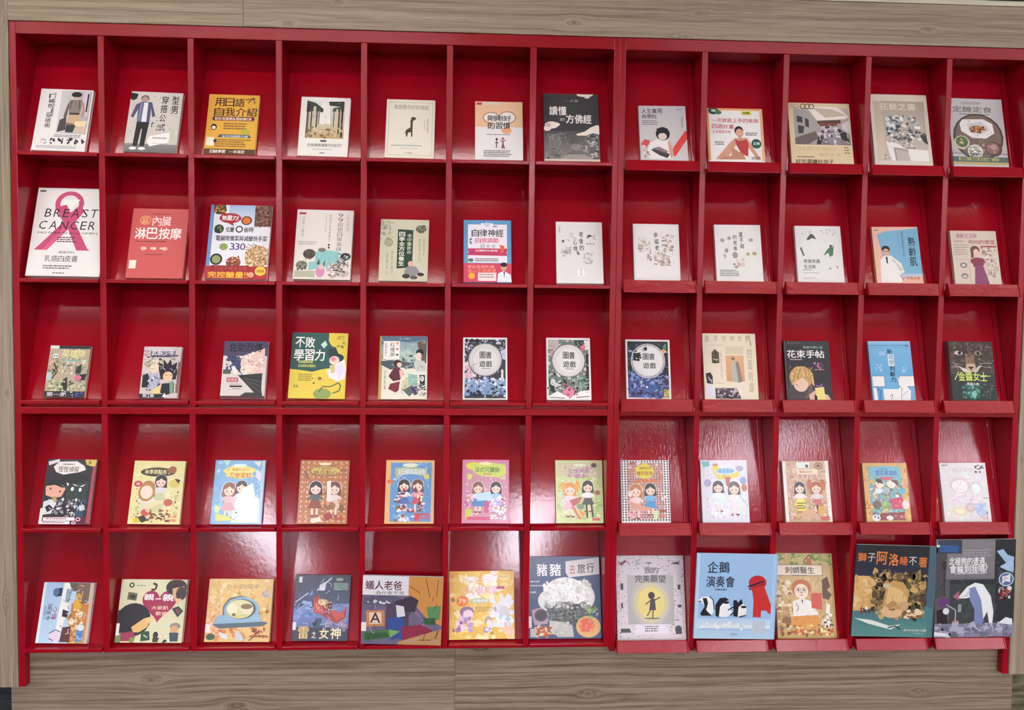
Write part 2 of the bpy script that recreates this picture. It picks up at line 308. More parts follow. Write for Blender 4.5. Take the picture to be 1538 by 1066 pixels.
ART = r"""
# key|label|cover|thick|commands
11|white paperback showing a woman seen from behind in a beige skirt|eee9e4|G 40 2 57 70 d6d0d0 b9aab0;r 82 3 12 40 d9cfdc;r 90 6 3 30 222;e 69 8 10 6 1c1c1e;p d8b8a0 65,12 73,12 74,17 64,17;p 8a8078 58,17 80,16 82,28 80,40 60,40 57,28;l 1.4 3c3430 62,17 60,32;l 1.4 3c3430 76,17 78,32;p b89878 80,17 86,22 90,40 86,46 82,42 84,32;p 6a5a50 58,18 54,26 50,44 54,52 57,40;p 4a4446 44,50 56,45 58,66 42,70;p cdb088 60,39 79,39 84,54 78,62 58,60;p 3a2528 60,38 79,38 79,41 60,41;p 8c6c50 58,54 74,56 72,60 56,58;p efdcb0 74,52 96,50 94,60 72,60;p 333b3c 58,58 76,58 72,70 58,70;p d8c0a8 74,62 97,60 97,70 74,71;V 17 8 11 56 333 「補色」穿搭術;d 27 6 3 40 1 999;d 38 74 58 5 2 777;m 32 81 10 7 9 5 333/555;m 47 80 10 8 9 5 222/444;m 62 80 11 8 9 5 222/111;m 78 81 9 7 9 5 555/333;m 91 81 7 7 7 4 222;m 15 81 12 8 7 4 aaa/bbb;d 8 92 86 5 2 aaa
12|grey paperback with a man in a blue jacket and black trousers|d4cdc4|g 0 0 100 88 d9d2c8 cfc8bf;m 0 5 100 70 60 5 cbc4bb/dbd5cc/c4bdb4;g 0 86 100 14 8a8580 6f6b69;p 2a2222 0,2 14,4 12,12 6,15 0,13;e 28 11 8 7 6a6a4a;e 28 13 6 7 b99;p 4f5272 12,22 22,17 42,17 52,40 46,42 42,28 42,52 18,52 17,30 10,44 5,42;p e8e8ea 27,18 35,18 36,50 26,50;p 7d80a0 20,20 25,18 24,48 19,50;p 1e1c1c 18,51 42,51 38,90 29,90 30,62 28,62 25,90 16,90;e 17 94 7 3 eee;e 34 94 7 3 eee;b 80 6 14 13 2a2624 型;b 80 22 14 13 2a2624 男;b 60 6 14 13 2a2624 穿;b 60 21 14 13 2a2624 搭;b 60 37 13 12 2a2624 公;b 60 52 14 12 2a2624 式;p f2efe8 46,73 84,66 88,82 48,90 42,82;d 52 75 30 4 1 888;b 53 83 28 4 666 一一一;m 45 44 16 22 8 4 666/888;r 84 60 10 24 c8ccb4
13|orange yellow paperback with heavy maroon lettering and a line-drawn face|e3ab3c|b 12 6 60 14 3a0f12 用日語;b 12 22 86 14 3a0f12 自我介紹;p 6e1020 12,37 92,37 94,40 92,44 12,44 10,41;b 15 38.5 74 4.5 fbe6d0 初次見面朋友面試都OK;d 34 48 50 12 3 6b4a20;e 15 55 6 7 1c1512;e 15 56 4 4 f2d9b0;l 2 5a3a1a 72,8 92,6;l 2 5a3a1a 78,14 88,4 92,14;p 3d5a63 28,67 86,67 90,72 24,72;b 32 68.2 52 3.5 dfe8e8 全方位自我介紹;d 20 75 70 14 4 7a5420;r 3 72 15 14 efe6cc;e 20 78 3 4 221;r 0 91 100 9 5d3420;b 12 92.8 30 5 f4ead8 日語學習;b 50 92.8 30 5 f4ead8 一本搞定;e 78 62 10 6 c3b23c
14|cream paperback with a sepia photo of a tree-lined avenue|efeae0|g 12 6 78 64 dce2dc b99a72;g 12 40 78 30 d8cdb4 c0a070;p ece9e0 42,8 58,8 62,46 38,46;p 3a4038 12,6 30,10 46,20 46,26 30,24 12,26;p 2e352f 56,7 88,6 88,16 58,14;p 4a4c44 88,14 88,24 64,24 66,18;r 13 12 5 58 2c2e28;r 15 26 3 44 8a7a5a;r 21 18 3 42 4c4538;r 26 16 5 40 cfc6a8;r 32 22 3 30 4d4637;r 37 20 2 26 6b6350;r 67 22 2 28 5d5544;r 72 20 4 36 d0c6ac;r 77 18 3 44 4d4637;r 83 14 4 54 2c2e28;r 80 20 2 46 b59a70;m 14 52 74 17 26 7 a5834f/d9c79a/8a6e46/cdb88a;w 13 10 76 58 40 9 .5 3e3a30/e8e0cc;r 44 73 12 3 444;t 18 79 70 5 4a4642 在老樹旁邊散步的日子;d 30 88 40 2 1 aaa;r 44 94 10 1.5 777
15|cream paperback with a small brown giraffe and thin grey title|e8e1cf|l 1 c9bfa8 5,5 95,5 95,95 5,95 5,5;t 15 9 72 8 7d766a 我想跟你好好說話;p 4a3a28 50,36 53,30 60,31 62,33 55,37 55,62 54,64 52,64 52,56 46,57 44,64 42,64 41,57 38,60 42,52 50,48;e 56 32 5 3 3e4a22;l 1.4 3f2f20 44,56 44,63;l 2 5a3a1c 53,40 53,55;v 84 32 3 24 777 溝通的練習;v 78 34 2.5 18 c66 好好說話;d 12 78 76 3 1 999;d 30 83 40 2 1 bbb;t 40 90 16 2.6 665 作者著
16|white paperback with orange top, two linked heart loops and brush title|eae6e4|r 0 0 100 44 ecc29c;o 34 28 17 12 3 b98a70;o 68 27 17 13 3 b98a70;e 34 28 16 11 eee8e2;e 68 27 16 12 eee8e2;p eee8e2 30,30 72,30 64,46 40,46;e 66 50 11 7 e8a878;e 34 46 6 4 d8d0cc;r 3 2 11 4 c33;r 14 2 40 3 d8d4d0;b 26 24 50 10 1e1a1a 剛剛好;b 26 36 48 11 1e1a1a 的習慣;d 24 56 50 3 1 888;e 45 65 2.6 3 333;l 2 444 45,67 44,80;l 2 444 41,71 49,71;e 58 64 3 3 a66;l 3 7b4a4a 58,67 58,73 56,81;l 3 7b4a4a 58,73 61,81;l 2 a66 52,66 58,70 64,66;d 18 84 64 12 4 666
17|dark grey paperback with white brush title, clouds and a grey stone buddha|3d3c3e|g 0 55 100 42 4c4a4b 8d8783;e 55 70 9 8 5d5a59;p 77716e 38,100 42,82 50,76 62,76 72,84 76,100;e 56 79 8 7 8f8884;p 6b6664 80,60 100,58 100,96 84,96;m 4 58 30 38 30 6 6e6a68/8b8682/555;m 70 62 28 34 40 5 55504f/b5aca6/78716d/999;m 78 62 20 34 20 5 444/c8bfb8;d 8 60 24 22 9 8f8a86;w 4 58 92 38 70 6 .6 2c2a2b/b4aea8/555;p a39b96 30,96 44,90 74,90 90,97 30,97;b 10 19 32 13 f3eeea 讀懂;t 30 36 9 5 ddd 的六;b 40 31 47 13 f3eeea 方佛經;b 40 8 24 4.5 888 一本書;e 14 47 12 7 f1e4d8;e 6 52 7 5 f1e4d8;e 22 46 7 4 f1e4d8;o 8 47 3 2.5 1 544;p f1e4d8 58,60 74,56 84,50 96,46 100,47 100,60 88,58 76,62 60,62;e 74 2 10 2.5 f1e4d8;e 80 4 5 3 f1e4d8;p f1e4d8 60,0 92,0 88,3 64,3;r 0 97 100 3 dcc7b6
18|small grey paperback with a black-haired girl reading and a red stripe|cdc8c9|g 0 0 100 100 c4c0c4 d2cdca;b 6 5 44 9 4a3f42 人生實用;b 6 16 32 8 4a3f42 商學院;d 6 27 36 10 3 777;t 80 5 12 3 556 系列;v 89 20 4 20 556 投資理財課;p e0403f 70,77 97,46 100,47 100,62 73,94 66,90;p d0504f 2,70 10,62 22,65 17,74 4,76;p efe8e6 22,68 36,62 58,63 66,75 66,98 18,98 14,84;e 49 52 15 15 1f1b1b;e 48 57 9 8 e8cfc4;p 1f1b1b 36,42 60,42 60,50 38,52;p 443b3e 22,82 36,78 62,90 56,97 40,92;p 8d7b7d 24,79 40,76 58,84 56,88;p d5a79a 58,64 66,68 70,92 64,98 60,84;e 10 82 6 6 cbb;m 2 74 18 20 12 5 e7e2d8/bcb/a66
19|white yoga book with a woman in a red swimsuit and orange border|f0eeea|r 0 0 100 4 eda56a;r 0 0 4 100 eba26c;r 95 0 5 100 e9b184;e 12 5 9 7 1f4a36;e 21 8 6 4 4b7560;b 8 2 9 5 e8f0e4 瑜;r 62 5 18 7 d6d43c;b 65 6 12 5 3a5020 推薦;b 8 19 84 8 c9525c 一次就能上手的瑜伽;b 8 31 40 8 c9525c 四週計畫;t 8 42 34 6 c9525c 全身體態改善;e 56 43 8 9 241c1a;e 57 47 7 8 d9a98e;p d39c80 55,52 60,52 61,58 54,58;p d39c80 48,57 70,56 92,96 86,98 70,72 52,66 34,94 12,98 40,64;p bb3d40 48,58 54,62 64,61 68,58 72,66 70,92 58,86 50,70;p c68a72 42,74 62,88 66,97 18,98 26,92 40,91;e 86 67 9 9 1f5a44;b 80 64 12 5 eef 正確;d 68 46 22 7 2 444;d 12 64 18 8 2 444;d 76 92 18 6 2 444
1a|cream square magazine with a photo of a timber-roofed living room|e2cda6|g 8 8 90 63 c8bcb8 8a7c78;p a9a39f 8,10 30,12 46,34 46,70 8,71;p 3c4348 13,22 22,24 22,34 13,33;p 3c4348 26,26 32,28 32,42 26,40;p 3c4348 14,38 24,40 22,52 14,52;p 6e625c 8,60 42,48 46,60 30,70 8,71;p efe7dc 30,6 80,6 98,22 92,26 46,30;p c8b9a4 40,8 72,10 94,20 60,25;p 5c4034 46,30 84,28 84,34 46,36;p 7b4a3c 48,34 78,33 78,38 50,40;g 48 40 34 30 b5a8ac 8c8088;m 46 40 36 28 28 6 ded6dc/4a4248/8a7a80/c9c0cc/33302f;p 2e2a2c 78,44 92,50 96,66 84,62;p d8d0d2 84,36 98,28 98,50 86,46;p 33242a 46,56 50,70 42,70;w 46 36 50 34 45 7 .6 efeaf0/2c2830;t 3 2 14 7 8c7350 ISO;o 24 6 4 4 1.6 7a5a30;o 31 6 4 4 1.6 7a5a30;o 38 6 4 4 1.6 7a5a30;t 12 75 62 6 cdb98c 好房子雜誌;t 44 85 36 5 b9a884 設計生活;d 86 74 10 14 3 8a7a5c;d 10 91 28 3 1 6b5b40;b 6 96 62 7 3b332c 好宅選讀好房子;r 8 72 90 1 efe0c0
1b|pale book with a muted still life of a white flower bouquet|ddd0c4|g 6 10 88 88 b3a697 c9bfb4;g 6 10 14 86 c6b49e d9c8b0;t 16 13 64 10 ece4d8 花藝之書;m 26 32 58 34 70 7 e6e2dc/7c7f84/f3f0ea/555a60/a39c94/c0b7ac;m 24 36 24 26 30 6 8e9aa4/3f464e/dfe4e6;m 44 58 32 26 24 5 4a4a4a/e8e2da/8f867c;p 3c3a38 82,60 93,58 95,74 88,70;p 6f675f 84,58 92,56 90,62;p efeae2 22,70 40,72 56,80 94,82 94,98 30,98 26,88;p c2bab0 34,78 58,80 62,98 36,98;l 1.5 8d857b 36,80 60,84;l 1.5 8d857b 36,80 38,98;m 16 88 10 9 8 4 a98/dcb;w 24 32 60 40 60 8 .6 3a3a3a/efebe4/777
1c|grey cookbook with a round tray of food in white octagonal plate|c9c2c4|g 0 0 100 84 cbc6c8 bdb6b2;t 22 5 38 4 6e686a 小廚房的日常;t 7 12 74 9 3f3a3e 定醃定食;d 20 23 58 3 1 6e686a;e 50 58 46 44 4b3f3a;e 50 58 42 41 7a675c;p e9e6e4 24,32 62,31 78,38 80,52 64,60 40,60 20,50 18,38;p cfcac8 32,38 58,36 70,42 68,50 50,55 34,50;e 48 46 13 6 8e5a2c;m 36 42 30 10 22 4 b8742c/5a2c1c/d8a04c;e 19 67 14 13 cbbfae;e 19 66 11 10 5c6a40;m 10 60 18 14 22 4 7c8c50/c8b890/473;e 42 80 14 13 ded9cc;e 42 80 11 10 b5b4a8;m 32 74 20 14 26 4 efeee6/444/8d9080;e 76 76 15 14 5a4038;e 74 75 12 11 8f6a62;e 76 73 6 5 b4938b;w 18 34 60 50 40 6 .5 2c221e/efe8e0;r 0 83 100 1 555;r 0 88 100 8 4f6a64;b 10 89 76 5 b8b060 日日定食;r 0 96 100 4 bfae78
21|large white paperback with a pink ribbon and BREAST CANCER title|ebe6e1|r 3 3 8 1.6 111;e 46 18 20 19 c4476f;e 46 18 13 13 e3dcd8;p e6eee4 34,13 60,13 46,29;p c4476f 30,22 42,19 78,68 82,71 64,71 48,46 34,32;p c4476f 62,19 68,26 60,36 44,52 22,71 6,71 14,64 42,38 54,24;p d65b80 42,46 48,44 40,56 24,71 16,71;s 13 24 76 9.5 1c1618 BREAST;s 7 38 81 9.5 1c1618 CANCER;t 8 50.5 82 2.2 333 MOTHERANDWOMEN;d 36 56 28 7 3 5a2c3c;t 40 72 22 2.6 444 健康百科;t 22 77 46 7 2a2626 乳癌白皮書;d 22 88 44 5 2 666;d 36 96 18 2 1 666
22|coral red paperback with white massage title and library sticker|cd5856|o 24 17 9 8 1.5 e8a060;t 18 12 11 5 f0c080 全彩;t 18 17 11 5 f0c080 圖解;t 36 11 34 14 f6e4dc 內臟;b 7 28 84 16 fbf1ea 淋巴按摩;d 34 7 34 2 1 7a2020;d 10 47 62 2.6 1 7a1c20;e 26 58 5 4 e59a8c;e 44 58 5 3 e59a8c;e 64 58 5 4 e59a8c;b 21 56 44 3 fbeadf 排毒　紓壓　美顏;d 30 66 32 2 1 8c2c2c;k 4 75 12 12 efe2c4
23|busy cookbook with food photos, yellow slogan and the number 330|e9e9ee|r 0 0 6 100 6c9ccc;g 30 0 44 30 9db7da dfe6f0;p 4a3018 4,0 24,0 26,8 20,13 10,13 5,8;m 5 0 20 13 26 4 c0501c/3c6a20/b8301c/e0a040;r 73 0 27 29 6a4436;m 73 0 27 29 60 5 8a5a48/4a2c22/a06c58/5c3830;w 74 1 25 26 40 5 .6 3c2018/b07c68;e 33 18 18 9 a81f2c;p a81f2c 28,24 38,24 40,29;b 19 14.5 28 6.5 fff 無壓力!;e 60 21 9 8 6a3a28;e 60 21 6.5 6 d8702c;e 16 33 8 8 33402c;m 10 29 12 9 14 4 6c8c4c/223;b 27 30 14 7 222 低醣;o 49 33 5 5 2 222;b 56 30 17 7 222 省時;b 12 42 84 7 1c1c20 電鍋常備菜與減醣快手菜;e 26 57 7 6 8aa050;b 36 52 26 9 5a3a7a 330;l 1.2 777 66,53 72,56 76,52;e 16 74 10 10 242420;e 16 74 7 7 93a060;e 44 78 12 10 8c4a30;m 34 70 20 16 24 4 b86a48/6c3420/d89c70;e 82 70 20 20 c09468;m 62 54 38 34 80 5 d8b48a/9c6c40/e6cc9c/b08450/edd8b0;w 62 56 36 28 60 5 .6 7c5028/fff0d0;r 0 83 100 17 b3252c;r 8 82 62 8 8c1c24;b 14 83 54 6 c0443c 打造不復胖身體;b 4 90.5 66 8 f3c83c 完控醣量!!;e 74 94 5 4.6 d8a880;e 89 89 9 8 f2c94c;b 83 87 12 4 7a2c1c 收錄食譜
24|cream paperback with vertical title, teal shape and cat figure|e4dcd2|r 4 4 12 3 b0304c;v 88 5 6 26 b9afa6 走一走看世界;v 73 4 9 84 6f6963 99招把日常氣味一掃而空;d 46 6 1 2 1 fff;v 58 6 3 40 6a6460 把日子過得剛剛好;v 51 6 2 26 8a8480 生活中的小練習;v 10 10 4 30 9b948c 日常小事物;d 6 46 34 6 2 aaa;r 58 49 3 3 333;r 58 53 3 3 333;p 8fc6c4 36,60 54,60 56,58 78,60 78,80 42,84 26,88 26,76 38,74;e 26 64 11 9 4a3a38;m 17 58 18 14 20 4 7a2c34/5c5048/333;e 14 80 10 8 6d7058;m 6 75 16 12 18 4 8a8c70/4c5040;w 36 62 40 20 14 8 .5 6ca8a8;e 48 58 7 4 7c7468;e 90 67 9 7 1e2224;m 84 64 12 6 8 3 ccc/888;m 60 74 36 22 60 6 c0a8a0/5c4840/efe8e0/8a6c60/333;e 47 89 8 10 d48cae;p 444 40,78 44,70 46,80;p 444 50,80 55,72 54,82;e 48 82 5 5 d8c0b8;r 2 88 36 9 b8b89c;m 78 70 18 24 16 4 8a9c90/ccb;w 58 74 38 22 50 6 .6 3c302c/f4ece4
25|sage green paperback with dark green title plate and seated scholar|cfcab0|m 0 2 22 30 26 6 8f8f74/b5b396/aaa88c;e 18 38 8 9 aaa98c;o 18 38 8 8 1.5 8a8a70;e 84 15 11 8 5f6148;m 74 9 20 13 26 4 8f9070/3f4230/b5b394;w 2 4 30 30 24 6 .5 7c7c60;w 74 9 20 12 24 5 .5 2c3424;p 1f3a24 36,16 68,17 68,78 36,80;V 39 20 12 56 e8ead8 四季全方位養生;V 56 23 9 34 b8c0a0 老中醫教你;e 65 72 6 6 dcb09a;p 8f8c8c 52,84 58,76 76,76 86,88 70,92 54,92;e 56 92 8 5 33302e;e 86 89 7 4 33302e;e 72 94 8 4 5a5450;e 88 60 0.1 0.1 fff;v 80 30 4 38 8f8d74 經絡與穴位;v 89 30 4 30 8f8d74 春夏秋冬;v 14 55 4 36 8f8d74 調養身心;v 24 52 4 38 8f8d74 四時食補法
26|blue and pink paperback on self care with a doctor in white|5f9fcf|r 9 7 82 62 efeaf0;r 36 5 26 7 efeaf0;e 49 7 6 5 c8d8e8;e 66 10 5 2 8898c0;b 16 15 68 12 2c2428 自律神經;b 24 29 50 8 d05070 自我調節;t 34 39 34 8 5a7078 超大全;m 12 30 5 8 6 4 555;p c33c62 8,46 92,46 90,53 92,58 8,57 10,52;b 24 48 48 3 f4dce0 全圖解完整版;p e8643c 76,40 86,42 84,52 78,54;e 15 65 6 4 5c7a5c;d 24 62 50 6 2 666;r 0 70 100 30 d44a66;b 8 73 56 5 f8a88c 從此告別失調;b 8 79 60 6 f49070 身心不再疲憊;e 17 90 7 7 f0b040;r 30 85 38 13 f0e0dc;d 32 87 32 8 2 a88;p e8eef4 70,100 72,86 84,82 98,88 100,100;e 84 76 6 8 d9a88c;e 84 72 7 5 1c1c20;p 223 83,83 86,83 85,94
27|white paperback with vertical brush title and brown bird sketches, stamp below|e7e4df|l .8 f6f2ee 3,3 97,3 97,97 3,97;b 49 16 10 9 333230 老;b 49 27 10 9 333230 後;b 50 38 10 9 333230 的;b 36 30 9 8 4a4542 心;b 37 40 9 8 4a4542 情;m 42 48 8 6 6 4 777;p 4a4a48 66,24 72,20 80,24 74,24 68,27;m 66 22 20 14 10 4 b0a49a/887;e 15 32 3 3 6a5a62;m 22 28 6 4 4 3 999;m 10 40 22 16 22 6 c9bdb6/aaa29c/dcd2ca;m 58 50 20 18 22 6 c8c8bc/b4b4a6/ddd;m 30 14 14 14 8 5 ccc;e 52 83 8 9 f2f0ee;v 51 76 3 12 888 樂齡;d 6 8 3 10 3 aaa;w 12 40 26 14 16 5 .5 8c8480;w 56 48 24 20 16 5 .5 8c8c80
28|white paperback with vertical title and brown leafy flower drawings|e9e4e0|l 1 d8ccd0 3,3 97,3 97,97 3,97 3,3;b 44 15 10 9 33302e 幸;b 45 27 10 9 33302e 福;b 46 38 10 9 2a2826 老;t 45 49 9 6 999 ㄒㄧ;m 10 24 28 26 26 6 c4b4aa/a79488/ddd0c8;m 62 18 26 30 30 6 c0b0a6/a08c80/dccfc6;m 26 50 12 16 12 5 b0a8a0/998f88;m 44 52 34 22 34 7 c0aa9e/a8968c/dccdc4;m 56 68 24 6 10 4 a0968c;w 10 24 28 24 20 6 .5 8c7c74;w 60 18 28 52 40 6 .5 8c7870
29|white paperback with vertical title and scattered small brown and yellow blossoms|e8e6e0|l 1.2 f4e2e6 3,3 97,3 97,97 3,97 3,3;b 52 13 9 9 444240 還;b 53 24 9 8 444240 不;b 54 34 9 8 444240 錯;b 39 18 9 8 4c4846 的;b 39 28 9 8 4c4846 老;b 39 38 9 8 3c3836 後;e 42 54 6 7 a39a94;e 31 24 4 4 a89a9c;e 16 28 5 4 b0a8a0;e 24 46 4 5 999;m 16 52 8 8 6 4 b89c94;e 78 27 5 4 b4a8a0;e 70 52 4 4 b8ac80;e 84 51 5 4 b0a468;m 34 68 26 8 14 5 b09a90/8c6c64;m 44 60 18 14 12 6 ddc8bc;d 7 80 42 12 4 777
2a|white paperback with a small green-dressed dancing figure|e6e5e0|l 1.2 f2dfe2 3,3 97,3 97,97 3,97;p 555a54 24,24 34,14 40,16 46,24 36,22 28,26;m 10 8 30 8 6 3 bcbcb0;m 56 6 34 14 14 4 c8c8bc;p 687068 8,40 12,38 18,54 14,54;p 4c7a5c 58,54 68,42 74,38 82,38 80,52 72,56 70,48;e 76 36 3 3 555;l 1.4 555 80,40 82,34;b 14 60 36 7 555452 老後快適;b 14 70 26 7 555452 生活術;d 12 79 22 2 1 777;d 12 84 40 2 1 999;p 333 68,76 72,75 74,78;r 86 72 1.6 4 333;d 12 93 30 2 1 c99
2b|sky blue and peach paperback with a doctor in white coat|e9b9a2|p 7ab0cc 10,14 30,8 100,2 100,88 60,92 20,60;e 26 40 9 7 1c1a1c;e 26 46 7 8 d9a68c;l 1.2 222 20,44 34,44;p eeeae4 10,100 12,60 22,52 36,52 56,66 62,82 54,84 54,100;p 222 24,54 28,54 28,66 25,66;p d4cdc6 36,60 40,58 52,80 60,78;V 76 18 15 54 1c2026 熟齡肌;v 62 8 5 46 5a4878 讓肌膚重回光彩;v 54 8 4 38 8898b8 醫師教你保養;b 64 90 30 5 d07a4a 保養全書;t 4 5 10 2.4 344 健康;l 1.4 7a5a8c 50,86 58,96;g 56 84 44 6 a6bcd4 c8c4d4
2c|pink and cream paperback with a woman in a mauve dress|d9c9ba|b 12 5 46 9 b36a80 美齡生活與;b 38 17 58 8 a9606c 時尚的課堂;d 6 18 24 5 2 a88;d 4 26 34 22 5 a5988c;e 22 65 8 6 8a8480;e 22 65 4 3 d8d0c8;e 22 85 8 6 8a8480;e 22 86 5 3 c8c4bc;l .8 a99 8,54 34,54 34,98;m 62 30 34 58 60 7 b0968a/c8b4a6/e4d6c8/a08078;r 64 28 34 3 b05a5c;w 62 30 34 58 50 6 .5 7c5c54/efe4d8;e 50 36 10 9 6a4a40;e 52 41 6 8 e6c4b0;p 6a4a40 40,34 46,34 46,50 40,52;p 8c3c50 38,54 50,50 66,52 70,60 64,66 44,68 38,62;p e6c4b0 36,60 42,62 44,76 52,78 50,82 38,76;p 8a4a6c 46,66 64,66 74,100 42,100;p e6c4b0 66,60 72,62 74,80 70,78
31|small comic with yellow block logo over a tangled pink and green figure scene|b9a88e|m 0 0 100 100 110 8 cdbfa2/8c9c80/b49c88/e0d4bc/6c7c68/c8a89c;r 0 0 22 6 d8dcd0;r 22 0 78 6 2c2c34;e 16 20 7 6 eee;e 13 20 2 2 222;e 19 20 2 2 222;b 30 8 60 15 e3df9a 英雄隊;l 2 cfe3e0 34,28 60,32 78,27 96,30;l 4 86b0a8 30,27 58,30 80,27;w 0 26 100 62 80 9 .9 2a2420/f0e8d8/4c5c3c;p 2e3c28 72,42 84,34 84,54 70,54;l 3 2b2420 14,34 26,50;l 3 2b2420 12,46 24,52 14,64;l 2.5 2b2420 22,40 14,56;p 3a302c 40,68 52,60 56,90 36,96;p 1f2f2c 72,56 100,54 96,66 80,68;e 78 62 9 7 d8788c;m 8 64 40 24 30 6 a8b888/d8d4b0/6a7c50;m 56 70 34 16 20 6 8ab07c/c8d0a8/42503c;r 0 88 100 12 2f3138;b 6 90 50 8 d8d4d4 第一集;m 50 88 50 12 20 5 111/ccc/55a;r 0 52 12 14 bccccc
32|small comic with a spiky dark-haired boy and a pale-haired companion|cfc4be|m 0 0 100 30 40 7 8c7c90/d8ccd0/b09898/44404c;r 18 8 66 12 5c5868;b 20 6 62 11 e6e0ea 武裝少年;d 24 19 56 4 1 3a3448;e 30 34 26 13 b0a890;m 10 26 44 14 24 7 c8c0a4/8c8670/e4dcc4;e 32 42 12 12 e8d4b4;p 241c24 44,44 42,30 56,36 54,24 66,34 74,24 78,36 92,30 90,44 98,54 86,56 84,50 60,52 52,64;p 241c24 50,44 94,42 92,64 52,64;w 0 24 100 64 80 10 .8 2a2226/f4ecec;e 70 58 13 13 ecc8a0;l 1.4 221 62,55 68,56;l 1.4 221 76,56 82,55;p 1c2028 4,56 16,52 26,64 20,80 4,80;p b4b4c8 20,56 44,52 52,72 34,90 24,80;m 18 56 36 30 24 6 8c8ca4/dcdce8/3c3848;p e8d090 32,84 56,74 64,84 48,96 34,94;p 20242c 56,72 88,70 90,90 70,94 54,90;p 7c9c80 76,70 86,66 88,90 80,92;r 0 92 66 8 20242c;b 8 92 32 7 dcd8dc 第2集;p eee 60,98 66,90 72,98;r 94 30 6 60 8c5c5c
33|comic with bold black title over a pale-haired man in a pleated black robe|d9d1cb|r 0 0 100 26 4a4260;p 3d466a 8,26 36,26 44,40 52,64 28,46;m 8 24 34 26 24 7 3c4c78/566690/2a3048;p e9c9bc 44,26 94,12 96,56 70,62 50,64 40,40;m 44 22 50 24 34 7 f0d4ca/d8b0a4/f6e4dc;e 54 50 13 13 efd6c2;p f4e2d0 42,46 58,40 60,64 48,62;l 1.4 322 44,50 52,50;w 30 24 64 32 40 12 .6 5a4440/fff4ec;p 333434 36,60 92,56 92,84 96,98 84,96 60,78;l 1.4 5c5e5e 48,64 92,72;l 1.4 5c5e5e 52,68 92,80;l 1.4 5c5e5e 58,72 92,90;l 1.4 1c1c1c 40,62 92,66;p 4d5c4c 2,50 20,50 20,58 2,58;p ece8e2 20,46 28,44 36,56 28,58;b 12 3 76 16 14141c 佐助烈傳;r 12 64 26 8 b8545c;b 14 65 22 6 e8b8b0 新章版;d 20 75 30 3 1 a88;r 20 78 28 3 1c1c20;d 26 83 20 3 1 888;r 0 96 100 4 5c2c34;p 3a3c3c 44,96 56,90 92,90 92,98
34|green and yellow paperback with white title and a black-haired reader|e6cf52|p 2f5a54 0,0 66,0 66,12 72,20 80,22 84,34 96,36 80,48 70,54 56,56 40,60 24,58 0,56;e 82 38 13 8 263c3c;p 263c3c 66,24 80,24 88,36 70,46;e 78 42 9 8 f0d8cc;e 76 40 5 4 e88894;p f0ecec 66,58 78,50 96,40 100,54 98,70 86,74 70,68;p e8dcf0 80,54 92,44 97,60 88,70;p d9c48c 70,50 80,48 80,60 74,62;p cfe8d8 52,18 60,12 64,18 58,24;b 6 7 36 16 f3f5ef 不敗;b 5 26 56 17 f3f5ef 學習力;b 14 43 26 4 d6dc74 掌握關鍵思維;b 14 49 32 4 d6dc74 從容面對各種變化;t 82 4 12 3 8a7a34 教育;d 16 63 28 12 4 9a8a3c;e 54 70 3.5 3 8a6c2c;e 58 72 2.5 2 e8a07c;e 44 77 1.8 1.6 443;e 60 93 16 10 93a45c;l 2 5a6438 54,90 60,82 74,82 88,76 92,80 90,88 78,92;b 8 80 9 4 77702c 作者;m 80 8 16 14 8 4 8c7c30/c0a83c;e 92 22 1.8 1.8 775
35|blue and cream paperback with two ink-drawn figures in old robes|e8e4d0|r 0 0 6 100 b9a15c;g 4 0 96 30 7a98ac a9c0bc;p 5c7488 4,0 100,0 100,6 60,10 30,8 4,14;p b4c8bc 30,30 60,20 76,34 76,46 40,46;p 4f5862 4,40 30,38 76,44 76,52 40,50 24,54 4,46;m 40 30 36 22 30 6 6c7c80/8ca4a0/4c585c;p 6c5a4a 78,10 98,6 98,44 88,40;p 8d9ca4 6,14 14,14 14,38 6,38;w 4 4 92 46 30 12 .6 e0ece8/3c4c58;p f5f2ea 8,8 42,8 42,37 8,37;v 22 10 10 24 3c3430 紅樓夢;v 11 11 4 22 6c5c54 經典說書人;m 34 10 6 6 4 3 c8782c;e 37 21 2.5 2 b85a2c;e 37 30 3 2 444;e 84 26 8 7 1c2024;e 82 31 6 6 ecd9cc;p c9cdc4 72,46 76,38 94,40 98,52 94,58 78,56;p e8e6dc 76,56 94,56 92,66 72,64;e 38 44 8 8 3c2426;e 42 46 5 5 ecc8b8;p 5f2430 30,52 42,50 50,58 44,70 30,72 20,64;p e8bcb0 42,54 52,56 52,64 44,66;p 7a2c38 24,76 44,72 42,86 36,90 20,84;p d8cca8 48,72 60,66 62,84 48,86;p 9cc0b0 60,60 80,62 80,80 62,82;p 23282c 84,62 96,62 96,78 86,80;e 90 68 4 6 dcdcd8;p 5c6c60 50,86 70,78 78,86 64,96;p 4c3c6c 66,82 80,80 82,92 74,94;m 72 76 26 16 24 5 6c7478/444c50/9ca4a4;v 11 54 4 32 776 古典新解;b 84 92 12 3 555 文學;w 48 40 46 50 50 6 .6 2c3034/e8f0e8
